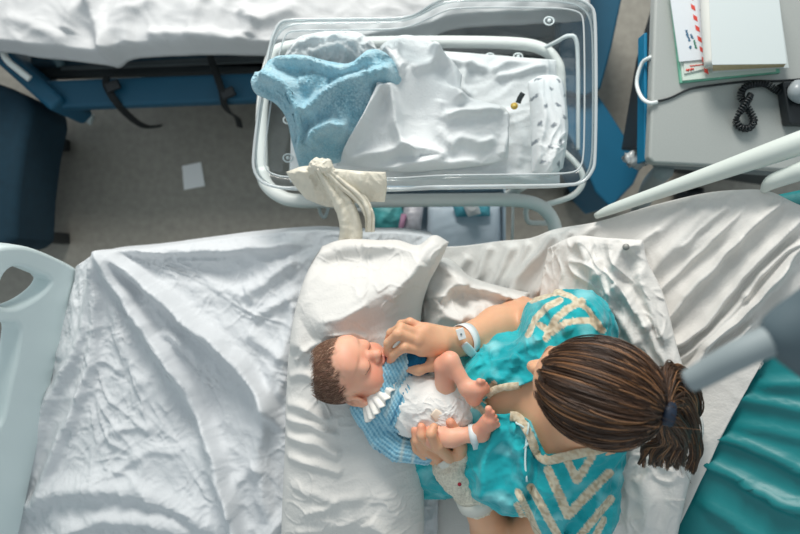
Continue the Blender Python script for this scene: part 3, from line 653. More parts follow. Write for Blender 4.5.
# open tray below, with supplies
TR = mat('tray_plastic', (176, 194, 206), .45)
tz = .50
frombm('tray', merge([box_bm(np.array(P(436, 224, tz-.1))*[1, 1, 1], (.37, .26, .006)), box_bm(P(436, 262, tz-.05), (.37, .006, .1)), box_bm(P(436, 190, tz-.05), (.37, .006, .1)), box_bm(P(502, 224, tz-.05), (.006, .26, .1)), box_bm(P(370, 224, tz-.05), (.006, .26, .1))]), TR, cart, bevel=.003)
def pack(name, poly, z, th, m, lab, cat):
    o = patch(name, [(*poly[0], z), (*poly[1], z)], [(*poly[1], z), (*poly[2], z)], [(*poly[3], z), (*poly[2], z)], [(*poly[0], z), (*poly[3], z)], 24, 24, m, bulge=th, bpow=.4, closed=.02, wr=[(.004, 20, int(poly[0][0]), None, 1)])
    tag(o, lab, cat); return o
pack('supply_pack', [(428, 206), (500, 206), (502, 262), (426, 262)], tz-.03, .02, mat('pale_pack', (196, 212, 224), .5), 'large pale blue flat pack in the tray below the bassinet', 'package')
pack('supply_pack', [(372, 206), (402, 204), (406, 232), (374, 236)], tz-.02, .02, mat('aqua_pack', (80, 172, 174), .5, 0, 1, .5, 30), 'small aqua pack in the tray behind the cream cloth', 'package')
pack('supply_pack', [(404, 205), (424, 205), (420, 240), (400, 240)], tz-.015, .02, mat('silver_pack', (196, 196, 204), .35, .002, 60, .35, 40), 'crinkled silvery pack between the aqua pack and the large pale pack', 'package')
pack('wipes_pack', [(452, 203), (490, 203), (490, 216), (456, 217)], tz+.0, .012, mat('aqua_wipes', (90, 178, 196), .5, 0, 1, .2, 30), 'aqua folded packet on top of the large pale pack', 'package')
pack('folded_pad', [(462, 203), (478, 203), (481, 214), (468, 217)], tz+.025, .01, MUSLIN, 'small white folded pad on the aqua packet', 'pad')
o = tube('pink_tube', [P(404, 214, tz+.01), P(399, 238, tz+.01)], .008, mat('pink', (190, 140, 170), .5)); tag(o, 'thin pink tube lying across the silvery pack', 'tube')

# ---- bedding in the tub
def S3(l, z): return [(x, y, z) for x, y in l]
o = patch('tub_mattress', S3([(292, 48), (420, 50), (556, 60)], .79), S3([(556, 60), (560, 184)], .79), S3([(290, 182), (420, 186), (560, 184)], .79), S3([(292, 48), (290, 182)], .79), 150, 90, MUSLIN, bulge=.006, bpow=.3, closed=.02,
      ridges=[([(420, 62), (460, 64), (490, 72)], .012, 4), ([(492, 72), (510, 62), (545, 60)], .012, 4), ([(495, 78), (520, 72), (548, 66)], .010, 3), ([(400, 178), (450, 172), (520, 178)], .010, 4), ([(430, 186), (480, 180), (540, 182)], .010, 4), ([(505, 110), (520, 140), (515, 170)], .008, 5), ([(470, 60), (462, 85), (470, 100)], .012, 4)],
      wr=[(.004, 18, 52, 20, 1.6), (.0012, 38, 54, None, 1)])
tag(o, 'thin wrinkled white mattress lining the clear bassinet tub', 'mattress')
o = patch('crumpled_sheet', S3([(288, 50), (300, 38), (330, 32), (358, 33), (374, 43)], .86), S3([(374, 43), (378, 55), (372, 70)], .86), S3([(284, 72), (320, 75), (372, 70)], .85), S3([(288, 50), (284, 60), (284, 72)], .85), 90, 50, MUSLIN, bulge=.035, bpow=.45, closed=.03,
      ridges=[([(300, 50), (330, 44), (360, 50)], .014, 4), ([(310, 60), (340, 52), (352, 62)], .012, 3)], wr=[(.010, 26, 61, None, 1), (.004, 55, 62, None, 1)]); tag(o, 'crumpled white sheet bunched behind the blue towel in the tub', 'sheet')
def terry(p): return .0026*np.abs(noise(p*430))+.0016*noise(p*200)
def terrycol(pp, S):
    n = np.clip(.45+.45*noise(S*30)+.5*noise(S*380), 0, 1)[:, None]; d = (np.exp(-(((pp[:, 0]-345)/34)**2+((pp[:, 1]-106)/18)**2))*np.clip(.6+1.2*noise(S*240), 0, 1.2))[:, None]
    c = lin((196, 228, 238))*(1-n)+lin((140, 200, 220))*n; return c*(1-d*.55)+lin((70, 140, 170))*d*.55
TY = mat('terry_cloth', (170, 214, 230), 1, .004, 420, .1, 90, sheen=.3, spec=.1, attr=True)
o = patch('blue_towel', [(255, 72, .96), (262, 70, .96), (274, 58, .945), (300, 55, .93), (332, 62, .92), (352, 63, .92), (368, 50, .93), (384, 52, .93), (398, 66, .91)],
      [(398, 66, .91), (402, 80, .89), (392, 100, .88), (376, 128, .87), (352, 160, .86)], [(300, 170, .85), (322, 166, .86), (352, 160, .86)],
      [(255, 72, .96), (251, 82, .97), (256, 94, .96), (274, 103, .95), (286, 118, .93), (292, 142, .9), (300, 170, .85)], 230, 200, TY, bulge=.03, bpow=.5, edge=8,
      ridges=[([(262, 80), (282, 88), (296, 104), (304, 130), (302, 160)], .040, 8, .6), ([(306, 124), (318, 108), (342, 92), (372, 80), (396, 72)], .034, 6, 1.2), ([(275, 64), (310, 66), (336, 76), (352, 72), (376, 58)], .026, 6), ([(312, 150), (318, 138), (334, 132), (350, 134)], .034, 7), ([(300, 88), (318, 84), (330, 90)], .012, 6), ([(335, 118), (352, 104), (376, 96)], .012, 8)],
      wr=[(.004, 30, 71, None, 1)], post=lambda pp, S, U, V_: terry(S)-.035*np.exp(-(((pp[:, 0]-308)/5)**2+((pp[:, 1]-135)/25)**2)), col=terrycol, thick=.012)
tag(o, 'fluffy light blue terry towel hanging over the left rim of the tub', 'towel')
o = patch('white_swaddle', [(392, 62, .87), (380, 48, .88), (398, 36, .88), (416, 36, .88), (432, 42, .88), (446, 58, .87), (462, 74, .86)], [(462, 74, .86), (464, 100, .85), (505, 108, .85), (509, 135, .84), (508, 160, .83)],
      [(336, 166, .85), (352, 166, .86), (400, 172, .85), (440, 170, .85), (480, 166, .84), (508, 160, .83)], [(392, 62, .87), (396, 80, .88), (383, 90, .89), (362, 122, .89), (346, 148, .87), (336, 166, .85)], 200, 200, MUSLIN, bulge=.012, bpow=.4, edge=4,
      ridges=[([(383, 86), (368, 112), (350, 142), (340, 160)], .035, 6), ([(386, 86), (394, 100), (396, 125), (404, 146), (420, 158)], .034, 5), ([(344, 162), (380, 154), (412, 148), (440, 156), (420, 164), (392, 168)], .016, 5), ([(432, 44), (450, 66), (456, 88), (462, 106)], .026, 6), ([(444, 116), (470, 112), (505, 110)], .014, 3.5), ([(508, 112), (509, 135), (500, 158)], .012, 4),
              ([(384, 50), (392, 62), (404, 76)], .020, 4), ([(398, 42), (396, 58), (406, 70)], .014, 4), ([(412, 70), (434, 60), (440, 48)], .012, 4), ([(440, 100), (436, 125), (450, 145)], .008, 5), ([(448, 148), (462, 138), (480, 145), (495, 138)], .010, 4), ([(380, 170), (430, 166), (480, 162)], .010, 4)],
      wr=[(.0018, 20, 81, None, 1)], post=lambda pp, S, U, V_: -.034*np.exp(-(((pp[:, 0]-420)/24)**2+((pp[:, 1]-112)/34)**2)))
tag(o, 'white muslin cloth with pointed folded peak in the middle of the tub', 'cloth')
bl_ = RNG.uniform([527, 78], [566, 176], (26, 2))
bl_ = np.array([(536, 82), (547, 94), (532, 100), (556, 84), (541, 112), (553, 110), (536, 128), (549, 130), (560, 122), (533, 144), (546, 150), (556, 146), (540, 164), (556, 166), (562, 98)])
def printcol(pp, S):
    c = np.tile(lin((236, 239, 240)), (len(pp), 1)); q = pp+np.stack([noise(S*160), noise(S*160+9)], 1)*1.6
    for k, (x, y) in enumerate(bl_):
        a = k*1.3; dx = (q[:, 0]-x)*math.cos(a)+(q[:, 1]-y)*math.sin(a); dy = -(q[:, 0]-x)*math.sin(a)+(q[:, 1]-y)*math.cos(a)
        m = np.exp(-((dx/2.9)**2+(dy/1.7)**2)**2)[:, None]*.8; c = c*(1-m)+lin((96, 108, 120))*m
    return c
o = patch('rolled_muslin', S3([(528, 82), (540, 76), (556, 76), (564, 84)], .86), S3([(564, 84), (567, 130), (563, 168)], .86), S3([(532, 172), (548, 178), (563, 168)], .85), S3([(528, 82), (531, 120), (532, 172)], .85), 90, 200, mat('printed_muslin', (238, 240, 240), .95, .001, 300, .04, 12, attr=True, spec=.2), bulge=.045, bpow=.5, closed=.03, col=printcol,
      wr=[(.004, 24, 91, 90, 1.6)], ridges=[([(536, 80), (538, 120), (534, 168)], .01, 4), ([(552, 150), (548, 165), (550, 176)], .008, 4)])
tag(o, 'rolled white muslin with small grey printed leaves along the right side of the tub', 'muslin')
o = tube('clip_strap', [P(523, 93, .865), P(520, 98, .862), P(518, 103, .858)], .006, DGREY, flat=.5); tag(o, 'short dark strap beside the yellow pacifier', 'strap')
pc = tube('pacifier', [P(514, 106, .85), P(514.5, 106, .862)], .0075, mat('yellow', (214, 176, 72), .5), n=14); tag(pc, 'small yellow pacifier lying by the rolled muslin', 'pacifier')
tube('knob', [P(514, 106, .862), P(514.2, 106, .868)], .0035, mat('yellow2', (232, 204, 110), .4), pc)
# ---- cream cloth tied over the front rim
ct = empty('tied_cloth', P(330, 185, .92), 'cream cloth knotted over the front rim of the clear bassinet, strips hanging down', 'cloth')
patch('folded_band', [(286, 172, .952), (305, 166, .965), (330, 168, .968), (360, 171, .968), (386, 172, .965)], [(386, 172, .965), (387, 186, .955), (385, 202, .93)], [(306, 199, .92), (328, 207, .92), (345, 205, .925), (365, 202, .93), (385, 202, .93)], [(286, 172, .952), (294, 185, .94), (306, 199, .92)], 110, 50, CREAM, ct, bulge=.012, bpow=.3, thick=.006,
      ridges=[([(335, 168), (338, 186), (336, 204)], .010, 4), ([(300, 170), (312, 186), (322, 202)], .007, 4), ([(360, 172), (362, 200)], .006, 3), ([(292, 176), (310, 173), (330, 176)], .006, 3)], wr=[(.004, 40, 95, 90, 2)])
kv = Vol(P(305, 185, .94)-.02, P(340, 155, 1.02)+.02, .0018); kv.chain([P(311, 172, .972), P(317, 165, .984), P(326, 166, .986), P(332, 173, .974)], [.009, .0125, .012, .009], .006); kv.chain([P(316, 162, .972), P(321, 168, .992), P(329, 174, .98)], [.007, .008, .007], .002)
kv.displace(lambda p: -.004*wrinkle(p.astype(float), 55, 3)-.0025*crease(p, 90, 4), .01); kv.obj('knot', CREAM, ct)
def strip(pts, hw, seed):
    c = catmull(pts, 70); c3 = np.array([P(*p) for p in c]); T = np.gradient(c3, axis=0); T[:, 2] = 0; T /= np.linalg.norm(T, axis=1)[:, None]; n = np.stack([-T[:, 1], T[:, 0], 0*T[:, 0]], 1)
    w_ = np.interp(np.linspace(0, 1, 70), np.linspace(0, 1, len(hw)), hw)
    K = 24; t = np.linspace(-1, 1, K); V = c3[:, None]+n[:, None]*(w_[:, None]*t[None])[..., None]
    sl = np.linspace(0, 1, 70)[:, None]; V[..., 2] += .009*np.cos(t*1.3)[None]+.0035*np.sin(t[None]*(5+seed*.3)+sl*5+seed); V = V.reshape(-1, 3); V[:, 2] += .003*wrinkle(V, 30, seed)+.003*crease(V, 50, seed)
    idx = np.arange(70*K).reshape(70, K); q = np.stack([idx[:-1, :-1], idx[1:, :-1], idx[1:, 1:], idx[:-1, 1:]], -1).reshape(-1, 4)
    o = meshnp('hanging_strip', V, q, CREAM, ct); s = o.modifiers.new('t', 'SOLIDIFY'); s.thickness = .004; s.offset = 0
strip([(318, 170, .985), (330, 188, .965), (345, 208, .945), (351, 228, .93), (350, 246, .915)], [.008, .012, .019, .021, .024], 1)
strip([(326, 170, .98), (342, 184, .965), (360, 198, .955), (369, 214, .945), (370, 232, .925)], [.008, .009, .010, .010, .008], 4)
from mathutils.bvhtree import BVHTree
def bvh(o):
    dg = bpy.context.evaluated_depsgraph_get(); dg.update()
    return BVHTree.FromObject(o, dg)
def hit(tree, px, py, off=.0, default=1.05):
    d = Vector((float(px-400)/F, float(267-py)/F, -1)).normalized(); r = tree.ray_cast(Vector((0, 0, H)), d)
    if r[0] is None: return P(px, py, default)
    return np.array(r[0])+np.array(r[1])*off
def lerpc(c, d, t): t = np.asarray(t)[:, None]; return c*(1-t)+d*t
def head(v, c, R, s, k):
    W = lambda x, y, z: np.array(c)+s*(np.array([x, y, z]) @ R)
    E_ = lambda p, r, kk=.02, cut=False: v.ell(W(*p), np.array(r)*s, R, kk*s, cut)
    if k == 'adult':
        E_((0, -.012, .03), (.074, .094, .082)); E_((0, .03, -.03), (.058, .062, .078)); E_((0, .068, -.088), (.022, .018, .016), .03)
        E_((0, .062, .03), (.05, .03, .03), .03)
        for q in (-1, 1):
            E_((q*.031, .094, .004), (.016, .012, .011), .015, True); E_((q*.031, .079, .002), (.0125, .0125, .0115), .004)
            E_((q*.03, .083, .018), (.02, .008, .005), .01); E_((q*.035, .06, -.03), (.022, .024, .02), .02)
            E_((q*.077, -.008, -.005), (.007, .017, .029), .006); E_((q*.081, -.004, -.002), (.006, .009, .016), .004, True)
        v.chain([W(0, .088, .012), W(0, .105, -.012), W(0, .113, -.032)], [.006*s, .008*s, .0115*s], .01*s)
        for q in (-1, 1): E_((q*.010, .103, -.034), (.007, .009, .007), .006)
        E_((0, .091, -.058), (.021, .010, .005), .006); E_((0, .089, -.068), (.018, .010, .006), .005)
    else:
        E_((0, -.012, .016), (.070, .085, .076)); E_((0, .026, -.040), (.054, .050, .050)); E_((0, .062, -.074), (.016, .013, .011), .02)
        for q in (-1, 1):
            E_((q*.034, .036, -.048), (.025, .026, .024), .02)
            E_((q*.027, .083, -.012), (.016, .010, .009), .012, True); E_((q*.027, .066, -.014), (.014, .013, .0125), .004)
            E_((q*.068, -.012, -.028), (.008, .017, .024), .005); E_((q*.075, -.007, -.026), (.006, .009, .014), .004, True)
            v.cap(W(q*.070, -.016, -.045), W(q*.071, -.004, -.049), .006*s, None, .004*s)
        E_((0, .062, .022), (.044, .02, .03), .03)
        v.chain([W(0, .072, -.016), W(0, .083, -.030), W(0, .086, -.036)], [.006*s, .009*s, .0105*s], .010*s)
        for q in (-1, 1): E_((q*.010, .078, -.038), (.007, .008, .006), .005)
        E_((0, .079, -.053), (.016, .009, .005), .004); E_((0, .075, -.062), (.014, .009, .006), .004); v.cap(W(-.012, .087, -.0575), W(.012, .087, -.0575), .0018*s, None, .003*s, True)
    return W
def hand_finger(v, pts, r0, r1, k=.004): v.chain(pts, list(np.linspace(r0, r1, len(pts))), k)

# ================= the woman
HC = np.array([.284, -.178, 1.28]); RH = frame((-.87, .24, -.42), (-.2, .05, 1)); HS = .85
wm = empty('person', (.1, -.27, .80), 'woman with brown ponytail in teal hospital gown reclining and holding the baby', 'person')
V = Vol((-.26, -.72, .76), (.46, .02, 1.47), .0025)
tw = [((.04, -.305, .885), .075, .082), ((.12, -.29, .945), .058, .082), ((.20, -.275, 1.025), .062, .084), ((.27, -.268, 1.09), .08, .072)]
def torso(v, g, k=.03):
    for i in range(len(tw)-1):
        for q in (-1, 0, 1):
            f_ = .55 if q > 0 else 1; a = np.array(tw[i][0])+[0, q*f_*tw[i][1], 0]; b = np.array(tw[i+1][0])+[0, q*(f_ if i < 1 else .8 if q > 0 else 1)*tw[i+1][1], 0]; v.cap(a, b, tw[i][2]+g, tw[i+1][2]+g, k)
SR = np.array([.30, -.112, 1.115]); SL = np.array([.305, -.415, 1.11])
ER = P(520, 317, .915); WR = P(459, 342, 1.065); EL = P(505, 560, .955); WL = P(472, 489, 1.045)
torso(V, 0); V.cap(SR, SL, .052, .052, .05)
for s_ in (SR, SL): V.cap((.322, -.255, 1.175), s_, .045, .05, .04)
V.cap((.322, -.25, 1.17), HC+np.array([.03, -.01, -.06]), .050, .048, .03)
V.ell(P(508, 380, 1.075), (.05, .05, .045), k=.04); V.ell(P(512, 470, 1.07), (.042, .046, .042), k=.03)
V.cap(SR, ER, .048, .038, .03); V.chain([ER, ER*.6+WR*.4+[0, 0, .004], WR], [.040, .037, .0255], .02)
V.cap(SL, EL, .050, .045, .03); V.chain([EL, EL*.6+WL*.4, WL], [.041, .038, .026], .02)
for q, hip in ((1, (.02, -.26, .875)), (-1, (.03, -.37, .875))):
    kn = np.array([-.10, hip[1]+q*.09, .875]); V.cap(hip, kn, .075, .055, .04); V.chain([kn, (-.02, -.29+q*.02, .825)], [.056, .036], .03); V.cap((-.02, -.29+q*.02, .825), (.0, -.29-q*.07, .815), .032, .02, .02)
Wh = head(V, HC, RH, HS, 'adult')
# her right hand, fingers curled over the baby's sleeve
wr = WR
mcp = [P(421, 350, 1.118), P(417, 341, 1.126), P(420, 334, 1.122), P(426, 329, 1.112)]
for i, m_ in enumerate(mcp): V.cap(wr+np.array([-.006, (1.5-i)*-.004, .006]), m_, .018, .0118, .012)
V.cap(P(440, 343, 1.098), P(428, 343, 1.108), .022, .018, .012)
hand_finger(V, [mcp[0], P(404, 347, 1.140), P(394, 354, 1.126), P(390.5, 361, 1.108)], .0098, .0072)
hand_finger(V, [mcp[1], P(398, 334, 1.146), P(388.5, 343, 1.130), P(387, 352.5, 1.108)], .0098, .0072)
hand_finger(V, [mcp[2], P(401, 327.5, 1.134), P(391, 333, 1.112), P(388, 340, 1.09)], .0092, .0068)
hand_finger(V, [mcp[3], P(410, 322, 1.112), P(401, 324, 1.092), P(396, 329, 1.076)], .0082, .0062)
hand_finger(V, [P(446, 353, 1.085), P(434, 364, 1.098), P(418, 369, 1.106), P(404, 367, 1.106)], .0135, .0082, .010)
# her left hand under the baby's thigh
pm = P(450, 465, 1.062)
V.cap(WL, pm, .025, .022, .015); V.cap(pm, P(438, 450, 1.066), .022, .018, .015); V.cap(P(457, 478, 1.05), P(442, 463, 1.05), .020, .016, .012)
hand_finger(V, [P(446, 452, 1.078), P(430, 444, 1.106), P(422, 435, 1.120), P(421.5, 427, 1.118)], .0112, .0076)
hand_finger(V, [P(438, 456, 1.070), P(424, 449, 1.094), P(417, 440, 1.106), P(415, 430, 1.108)], .0112, .0076)
hand_finger(V, [P(434, 460, 1.06), P(424, 456, 1.076), P(417, 449, 1.086), P(414, 441, 1.084)], .0098, .0072)
hand_finger(V, [P(450, 458, 1.085), P(437, 446, 1.124), P(431, 434, 1.140), P(434, 427, 1.134)], .0112, .0074)
hand_finger(V, [P(462, 462, 1.08), P(460, 446, 1.098), P(456, 432, 1.112), P(450.5, 422.5, 1.122)], .0125, .0084, .008)
SK = lin((226, 176, 140)); SKR = lin((214, 142, 108))
def skincol(v):
    n = np.clip(.4+.8*noise(v*18), 0, 1); c = lerpc(np.tile(SK, (len(v), 1)), np.tile(SKR, (len(v), 1)), n*.35)
    l = (v-HC) @ RH.T/HS
    lip = np.exp(-(((l[:, 0])/.02)**2+((l[:, 2]+.063)/.0095)**2)**2)*(l[:, 1] > .078)*(l[:, 1] < .14); c = lerpc(c, np.tile(lin((190, 100, 92)), (len(v), 1)), lip*.8)
    br = np.exp(-(((np.abs(l[:, 0])-.031)/.02)**2+((l[:, 2]-.023)/.005)**2)**2)*(l[:, 1] > .06)*(l[:, 1] < .14); c = lerpc(c, np.tile(lin((84, 60, 46)), (len(v), 1)), br*.8)
    for p in (P(390.5, 361, 1.108), P(387, 352.5, 1.108), P(404, 367, 1.106), P(421.5, 427, 1.118), P(415, 430, 1.108), P(450.5, 422.5, 1.122)):
        c = lerpc(c, np.tile(lin((232, 140, 116)), (len(v), 1)), .6*np.exp(-((v-p)**2).sum(1)/.012**2))
    return c
V.obj('body', SKIN, wm, skincol); del V
# gown
G_ = Vol((-.14, -.66, .80), (.44, .0, 1.30), .0026)
torso(G_, .013); G_.cap(SR, SL, .064, .064, .05)
for s_ in (SR, SL): G_.cap((.322, -.255, 1.165), s_, .052, .062, .04)
G_.ell(P(508, 382, 1.075), (.062, .052, .055), k=.03); G_.ell(P(509, 474, 1.085), (.062, .070, .060), k=.012)
G_.cap(SR, SR*.68+ER*.32, .058, .059, .02); G_.cap(SL, SL*.86+EL*.14, .058, .060, .02)
G_.cap((.03, -.26, .875), (-.1, -.20, .87), .088, .07, .04); G_.cap((.10, -.385, .875), (-.06, -.40, .87), .088, .085, .04)
gr = [([(485, 500), (482, 470), (490, 445), (505, 425)], .012, 6), ([(520, 505), (524, 480), (518, 450), (512, 420)], .010, 6), ([(527, 500), (535, 470), (536, 445)], -.011, 4), ([(470, 395), (490, 372), (520, 350), (545, 335)], .010, 5), ([(462, 380), (480, 360), (505, 345)], .008, 5),
      ([(495, 385), (508, 372), (520, 355)], .010, 5), ([(500, 380), (488, 376), (482, 384)], .008, 4), ([(520, 395), (505, 388), (492, 398)], .008, 4), ([(585, 296), (596, 312), (604, 330)], .012, 5), ([(545, 305), (560, 320), (570, 335)], .008, 5),
      ([(430, 480), (455, 492), (485, 498)], .008, 5), ([(440, 500), (460, 480), (475, 465)], .006, 5), ([(535, 525), (548, 500), (560, 480)], .006, 6), ([(590, 534), (600, 500), (605, 470)], .006, 6), ([(498, 500), (510, 506), (525, 500)], .006, 4), ([(505, 440), (500, 465), (503, 490)], -.006, 5)]
G_.displace(lambda p: -(folds(pix(p.astype(float)), gr)+.0075*wrinkle(p.astype(float), 15, 101)+.004*crease(p, 24, 3)+.0012*noise(p*140)), .02)
OPEN = np.array([(484, 400), (500, 389), (520, 386), (560, 370), (640, 380), (652, 425), (615, 441), (590, 449), (568, 453), (546, 454), (539, 440), (531, 421), (516, 412), (505, 414), (490, 414)], float)
def insid(pp, poly):
    r = np.zeros(len(pp), bool); j = len(poly)-1
    for i in range(len(poly)):
        a, b = poly[i], poly[j]; c = (a[1] > pp[:, 1]) != (b[1] > pp[:, 1])
        x = (b[0]-a[0])*(pp[:, 1]-a[1])/(b[1]-a[1]+1e-9)+a[0]; r ^= c & (pp[:, 0] < x); j = i
    return r
def opencut(p):
    p = p.astype(float); pp = pix(p); d, _, _ = polydist(pp, np.vstack([OPEN, OPEN[:1]])); s = np.where(insid(pp, OPEN), d, -d)*(H-p[:, 2])/F
    return np.minimum(s, p[:, 2]-.99)
G_.cutfn(opencut)
TG = lin((44, 184, 192)); TGD = lin((18, 152, 162)); LACE = lin((220, 209, 184)); LACED = lin((178, 158, 128)); HILITE = lin((160, 228, 232))
def bandmask(pp, line, w):
    d, t, s = polydist(pp, np.array(line, float)); return 1-sm((d-w)/.9)
def gowncol(v):
    pp = pix(v); q = pp+np.stack([noise(v*60), noise(v*60+5)], 1)*.6
    c = lerpc(np.tile(TG, (len(v), 1)), np.tile(TGD, (len(v), 1)), np.clip(.5+noise(v*14)*.8, 0, 1))
    hilite = np.clip(noise(v*np.array([26, 26, 9]))*1.8-.25, 0, 1)*np.where(pp[:, 1] < 520, 1, .3); c = lerpc(c, np.tile(HILITE, (len(v), 1)), hilite*.8)  # pale cyan highlights painted into the teal, scattered by noise
    m = np.zeros(len(v))
    for ln, w in [([(548, 470), (558, 492), (568, 515), (588, 494), (609, 473)], 4.2), ([(531, 487), (545, 512), (560, 540), (570, 548), (590, 524), (611, 499)], 3.6), ([(518, 492), (528, 512), (540, 540)], 3.2), ([(565, 455), (572, 470), (577, 480), (584, 470), (592, 457)], 3.6), ([(604, 520), (590, 545)], 3.2),
                  ([(517, 505), (526, 525), (533, 545)], 2.4), ([(528, 335), (536, 318), (548, 306), (560, 300)], 2.8), ([(546, 338), (556, 318), (572, 306), (582, 301)], 3.2), ([(540, 325), (552, 332), (566, 322), (590, 320), (603, 331)], 2.8), ([(558, 292), (572, 297), (588, 310), (600, 326)], 2.2),
                  ([(532, 300), (545, 295), (560, 291)], 3), ([(478, 398), (486, 392), (494, 384)], 3), ([(452, 398), (466, 402), (480, 408), (486, 414)], 2.5)]:
        m = np.maximum(m, bandmask(q, ln, w))
    lc = lerpc(np.tile(LACE, (len(v), 1)), np.tile(LACED, (len(v), 1)), np.clip(.35+1.6*noise(v*150), 0, 1)*.75)
    return np.where(m[:, None] > .5, lc, c)
gown = G_.obj('gown', mat('gown_cotton', (0, 160, 170), .85, .0006, 500, .06, 30, attr=True, sheen=.2, spec=.2), wm, gowncol); del G_
gown['label'] = 'teal gown with cream lace chevron bands'
gt = bvh(gown)
def ribbon(name, line, w, m, parent, tree, off=.003, n=120, wave=.0006, K=8):
    c = catmull(line, n); T = np.gradient(c, axis=0); T /= np.linalg.norm(T, axis=1)[:, None]+1e-9; nn = np.stack([-T[:, 1], T[:, 0]], 1); V_ = []
    for i in range(n):
        for t in np.linspace(-1, 1, K):
            p = c[i]+nn[i]*t*w; V_.append(hit(tree, p[0], p[1]))
    V_ = np.array(V_).reshape(n, K, 3)
    med = np.median(V_[..., 2], axis=1)
    for _ in range(6): med = np.concatenate([[med[0]], (med[:-2]+2*med[1:-1]+med[2:])/4, [med[-1]]])
    out = np.zeros_like(V_)
    for i in range(n):
        for k, t in enumerate(np.linspace(-1, 1, K)):
            p = c[i]+nn[i]*t*(w+.25*math.sin(i*.45)); z = med[i]+off+wave*math.sin(i*.9+k*.4)+.002*(1-t*t); out[i, k] = P(p[0], p[1], z)
    idx = np.arange(n*K).reshape(n, K); q = np.stack([idx[:-1, :-1], idx[1:, :-1], idx[1:, 1:], idx[:-1, 1:]], -1).reshape(-1, 4)
    col = lerpc(np.tile(LACE, (n*K, 1)), np.tile(lin((196, 172, 138)), (n*K, 1)), np.clip(.3+1.6*noise(out.reshape(-1, 3)*170), 0, 1)*.7)
    o = meshnp(name, out.reshape(-1, 3), q, m, parent, col); s = o.modifiers.new('t', 'SOLIDIFY'); s.thickness = .003; s.offset = 0; return o
LM = mat('lace', (220, 205, 175), .9, .0015, 500, .1, 200, attr=True, spec=.2)
ribbon('collar', [(510, 416), (517, 417), (524, 424), (531, 437), (537, 452), (547, 460), (562, 457), (580, 453), (600, 449), (618, 443), (628, 434)], 4.4, LM, gown, gt)
ribbon('neckline_trim', [(484, 402), (490, 393), (500, 388), (514, 386), (528, 384)], 3.4, LM, gown, gt, n=50, wave=.0003)
for k, ln in enumerate([[(520, 414), (516, 424), (526, 428), (530, 440), (524, 448)], [(520, 414), (530, 424), (528, 436), (524, 462), (526, 480)]]):
    tube('tie_string', [hit(gt, x, y, .004) for x, y in ln], .0018, mat('tie_white', (206, 232, 232), .8), gown, n=6)
# hair
def hw(d, r=0):     # point over the skull in direction d (head-local)
    return HC+HS*((np.array([0, -.012, .026])+d*(np.array([.0775, .098, .087])+r)) @ RH)
Hv = Vol(HC-.17, HC+.17, .003); Hv.ell(HC+HS*(np.array([0, -.012, .026]) @ RH), HS*np.array([.082, .102, .091]), RH)
Hv.ell(HC+HS*(np.array([0, -.055, -.02]) @ RH), HS*np.array([.066, .055, .07]), RH, .03)
def facecut(p):     # keeps hair behind the hairline
    l = (p-HC) @ RH.T/HS; return l[:, 1]*.80-l[:, 2]*.60-.030-.35*np.abs(l[:, 0])*0
Hv.cutfn(facecut, .2); Hv.displace(lambda p: .0012*noise(p*90), .01)
HM = mat('hair', (70, 50, 38), .42, .0006, 900, 0, 5, attr=True, spec=.5)
hair = Hv.obj('hair', HM, wm, lambda v: np.tile(lin((50, 35, 27)), (len(v), 1)))
N = 10000; d0 = RNG.normal(size=(N*4, 3)); d0 /= np.linalg.norm(d0, axis=1)[:, None]
l0 = np.array([0, -.012, .026])+d0*np.array([.0775, .098, .087]); ok = (l0[:, 1]*.80-l0[:, 2]*.60 < .034) & (l0[:, 2] > -.055) & (l0[:, 1] > -.085)
fr_ = ok & (l0[:, 1]*.80-l0[:, 2]*.60 > .005); d0 = np.vstack([d0[fr_][:3000], d0[ok][:N]])[:N]
dt = np.array([.0, -.97, .05]); dt /= np.linalg.norm(dt); M = 18; t = np.linspace(0, 1, M)
om = np.arccos(np.clip(d0 @ dt, -.999, .999))[:, None, None]; tt = t[None, :, None]
pd = (np.sin((1-tt)*om)*d0[:, None]+np.sin(tt*om)*dt)/np.sin(om)
lift = .004+.006*RNG.random((len(d0), 1, 1))*np.sin(np.pi*np.clip(tt*1.1, 0, 1))+.004*np.sin(d0[:, None, :1]*30+tt*3)
jit = RNG.normal(size=(len(d0), 1, 3))*.035*np.sin(np.pi*tt); pd = pd+jit
pth = HC+HS*((np.array([0, -.012, .026])+pd*(np.array([.0775, .098, .087])+lift)) @ RH)
def haircols(n, a=0):
    k = RNG.random(n)[:, None]*(1-a)+a; return np.where(k < .5, lin((62, 43, 31)), np.where(k < .88, lin((86, 60, 42)), lin((158, 112, 74))))  # lightest brown is a painted highlight; a shifts the mix lighter
strands('hair_strands', pth, .00062*np.sin(np.pi*np.clip(t*.93+.05, 0, 1))**.5+.0002, haircols(len(pth)), HM, hair)
TIE = HC+HS*((np.array([0, -.012, .026])+dt*np.array([.08, .108, .09])) @ RH)
tp = pix(TIE[None])[0]; print('tie px', tp)
tube('hair_tie', [TIE+np.array([-.004, 0, 0]), TIE+np.array([.012, -.003, .003])], .017, mat('hair_tie', (24, 40, 60), .6), hair, n=14)
n2 = 3000; pt = []; t3 = np.linspace(0, 1, 30)
locks = []
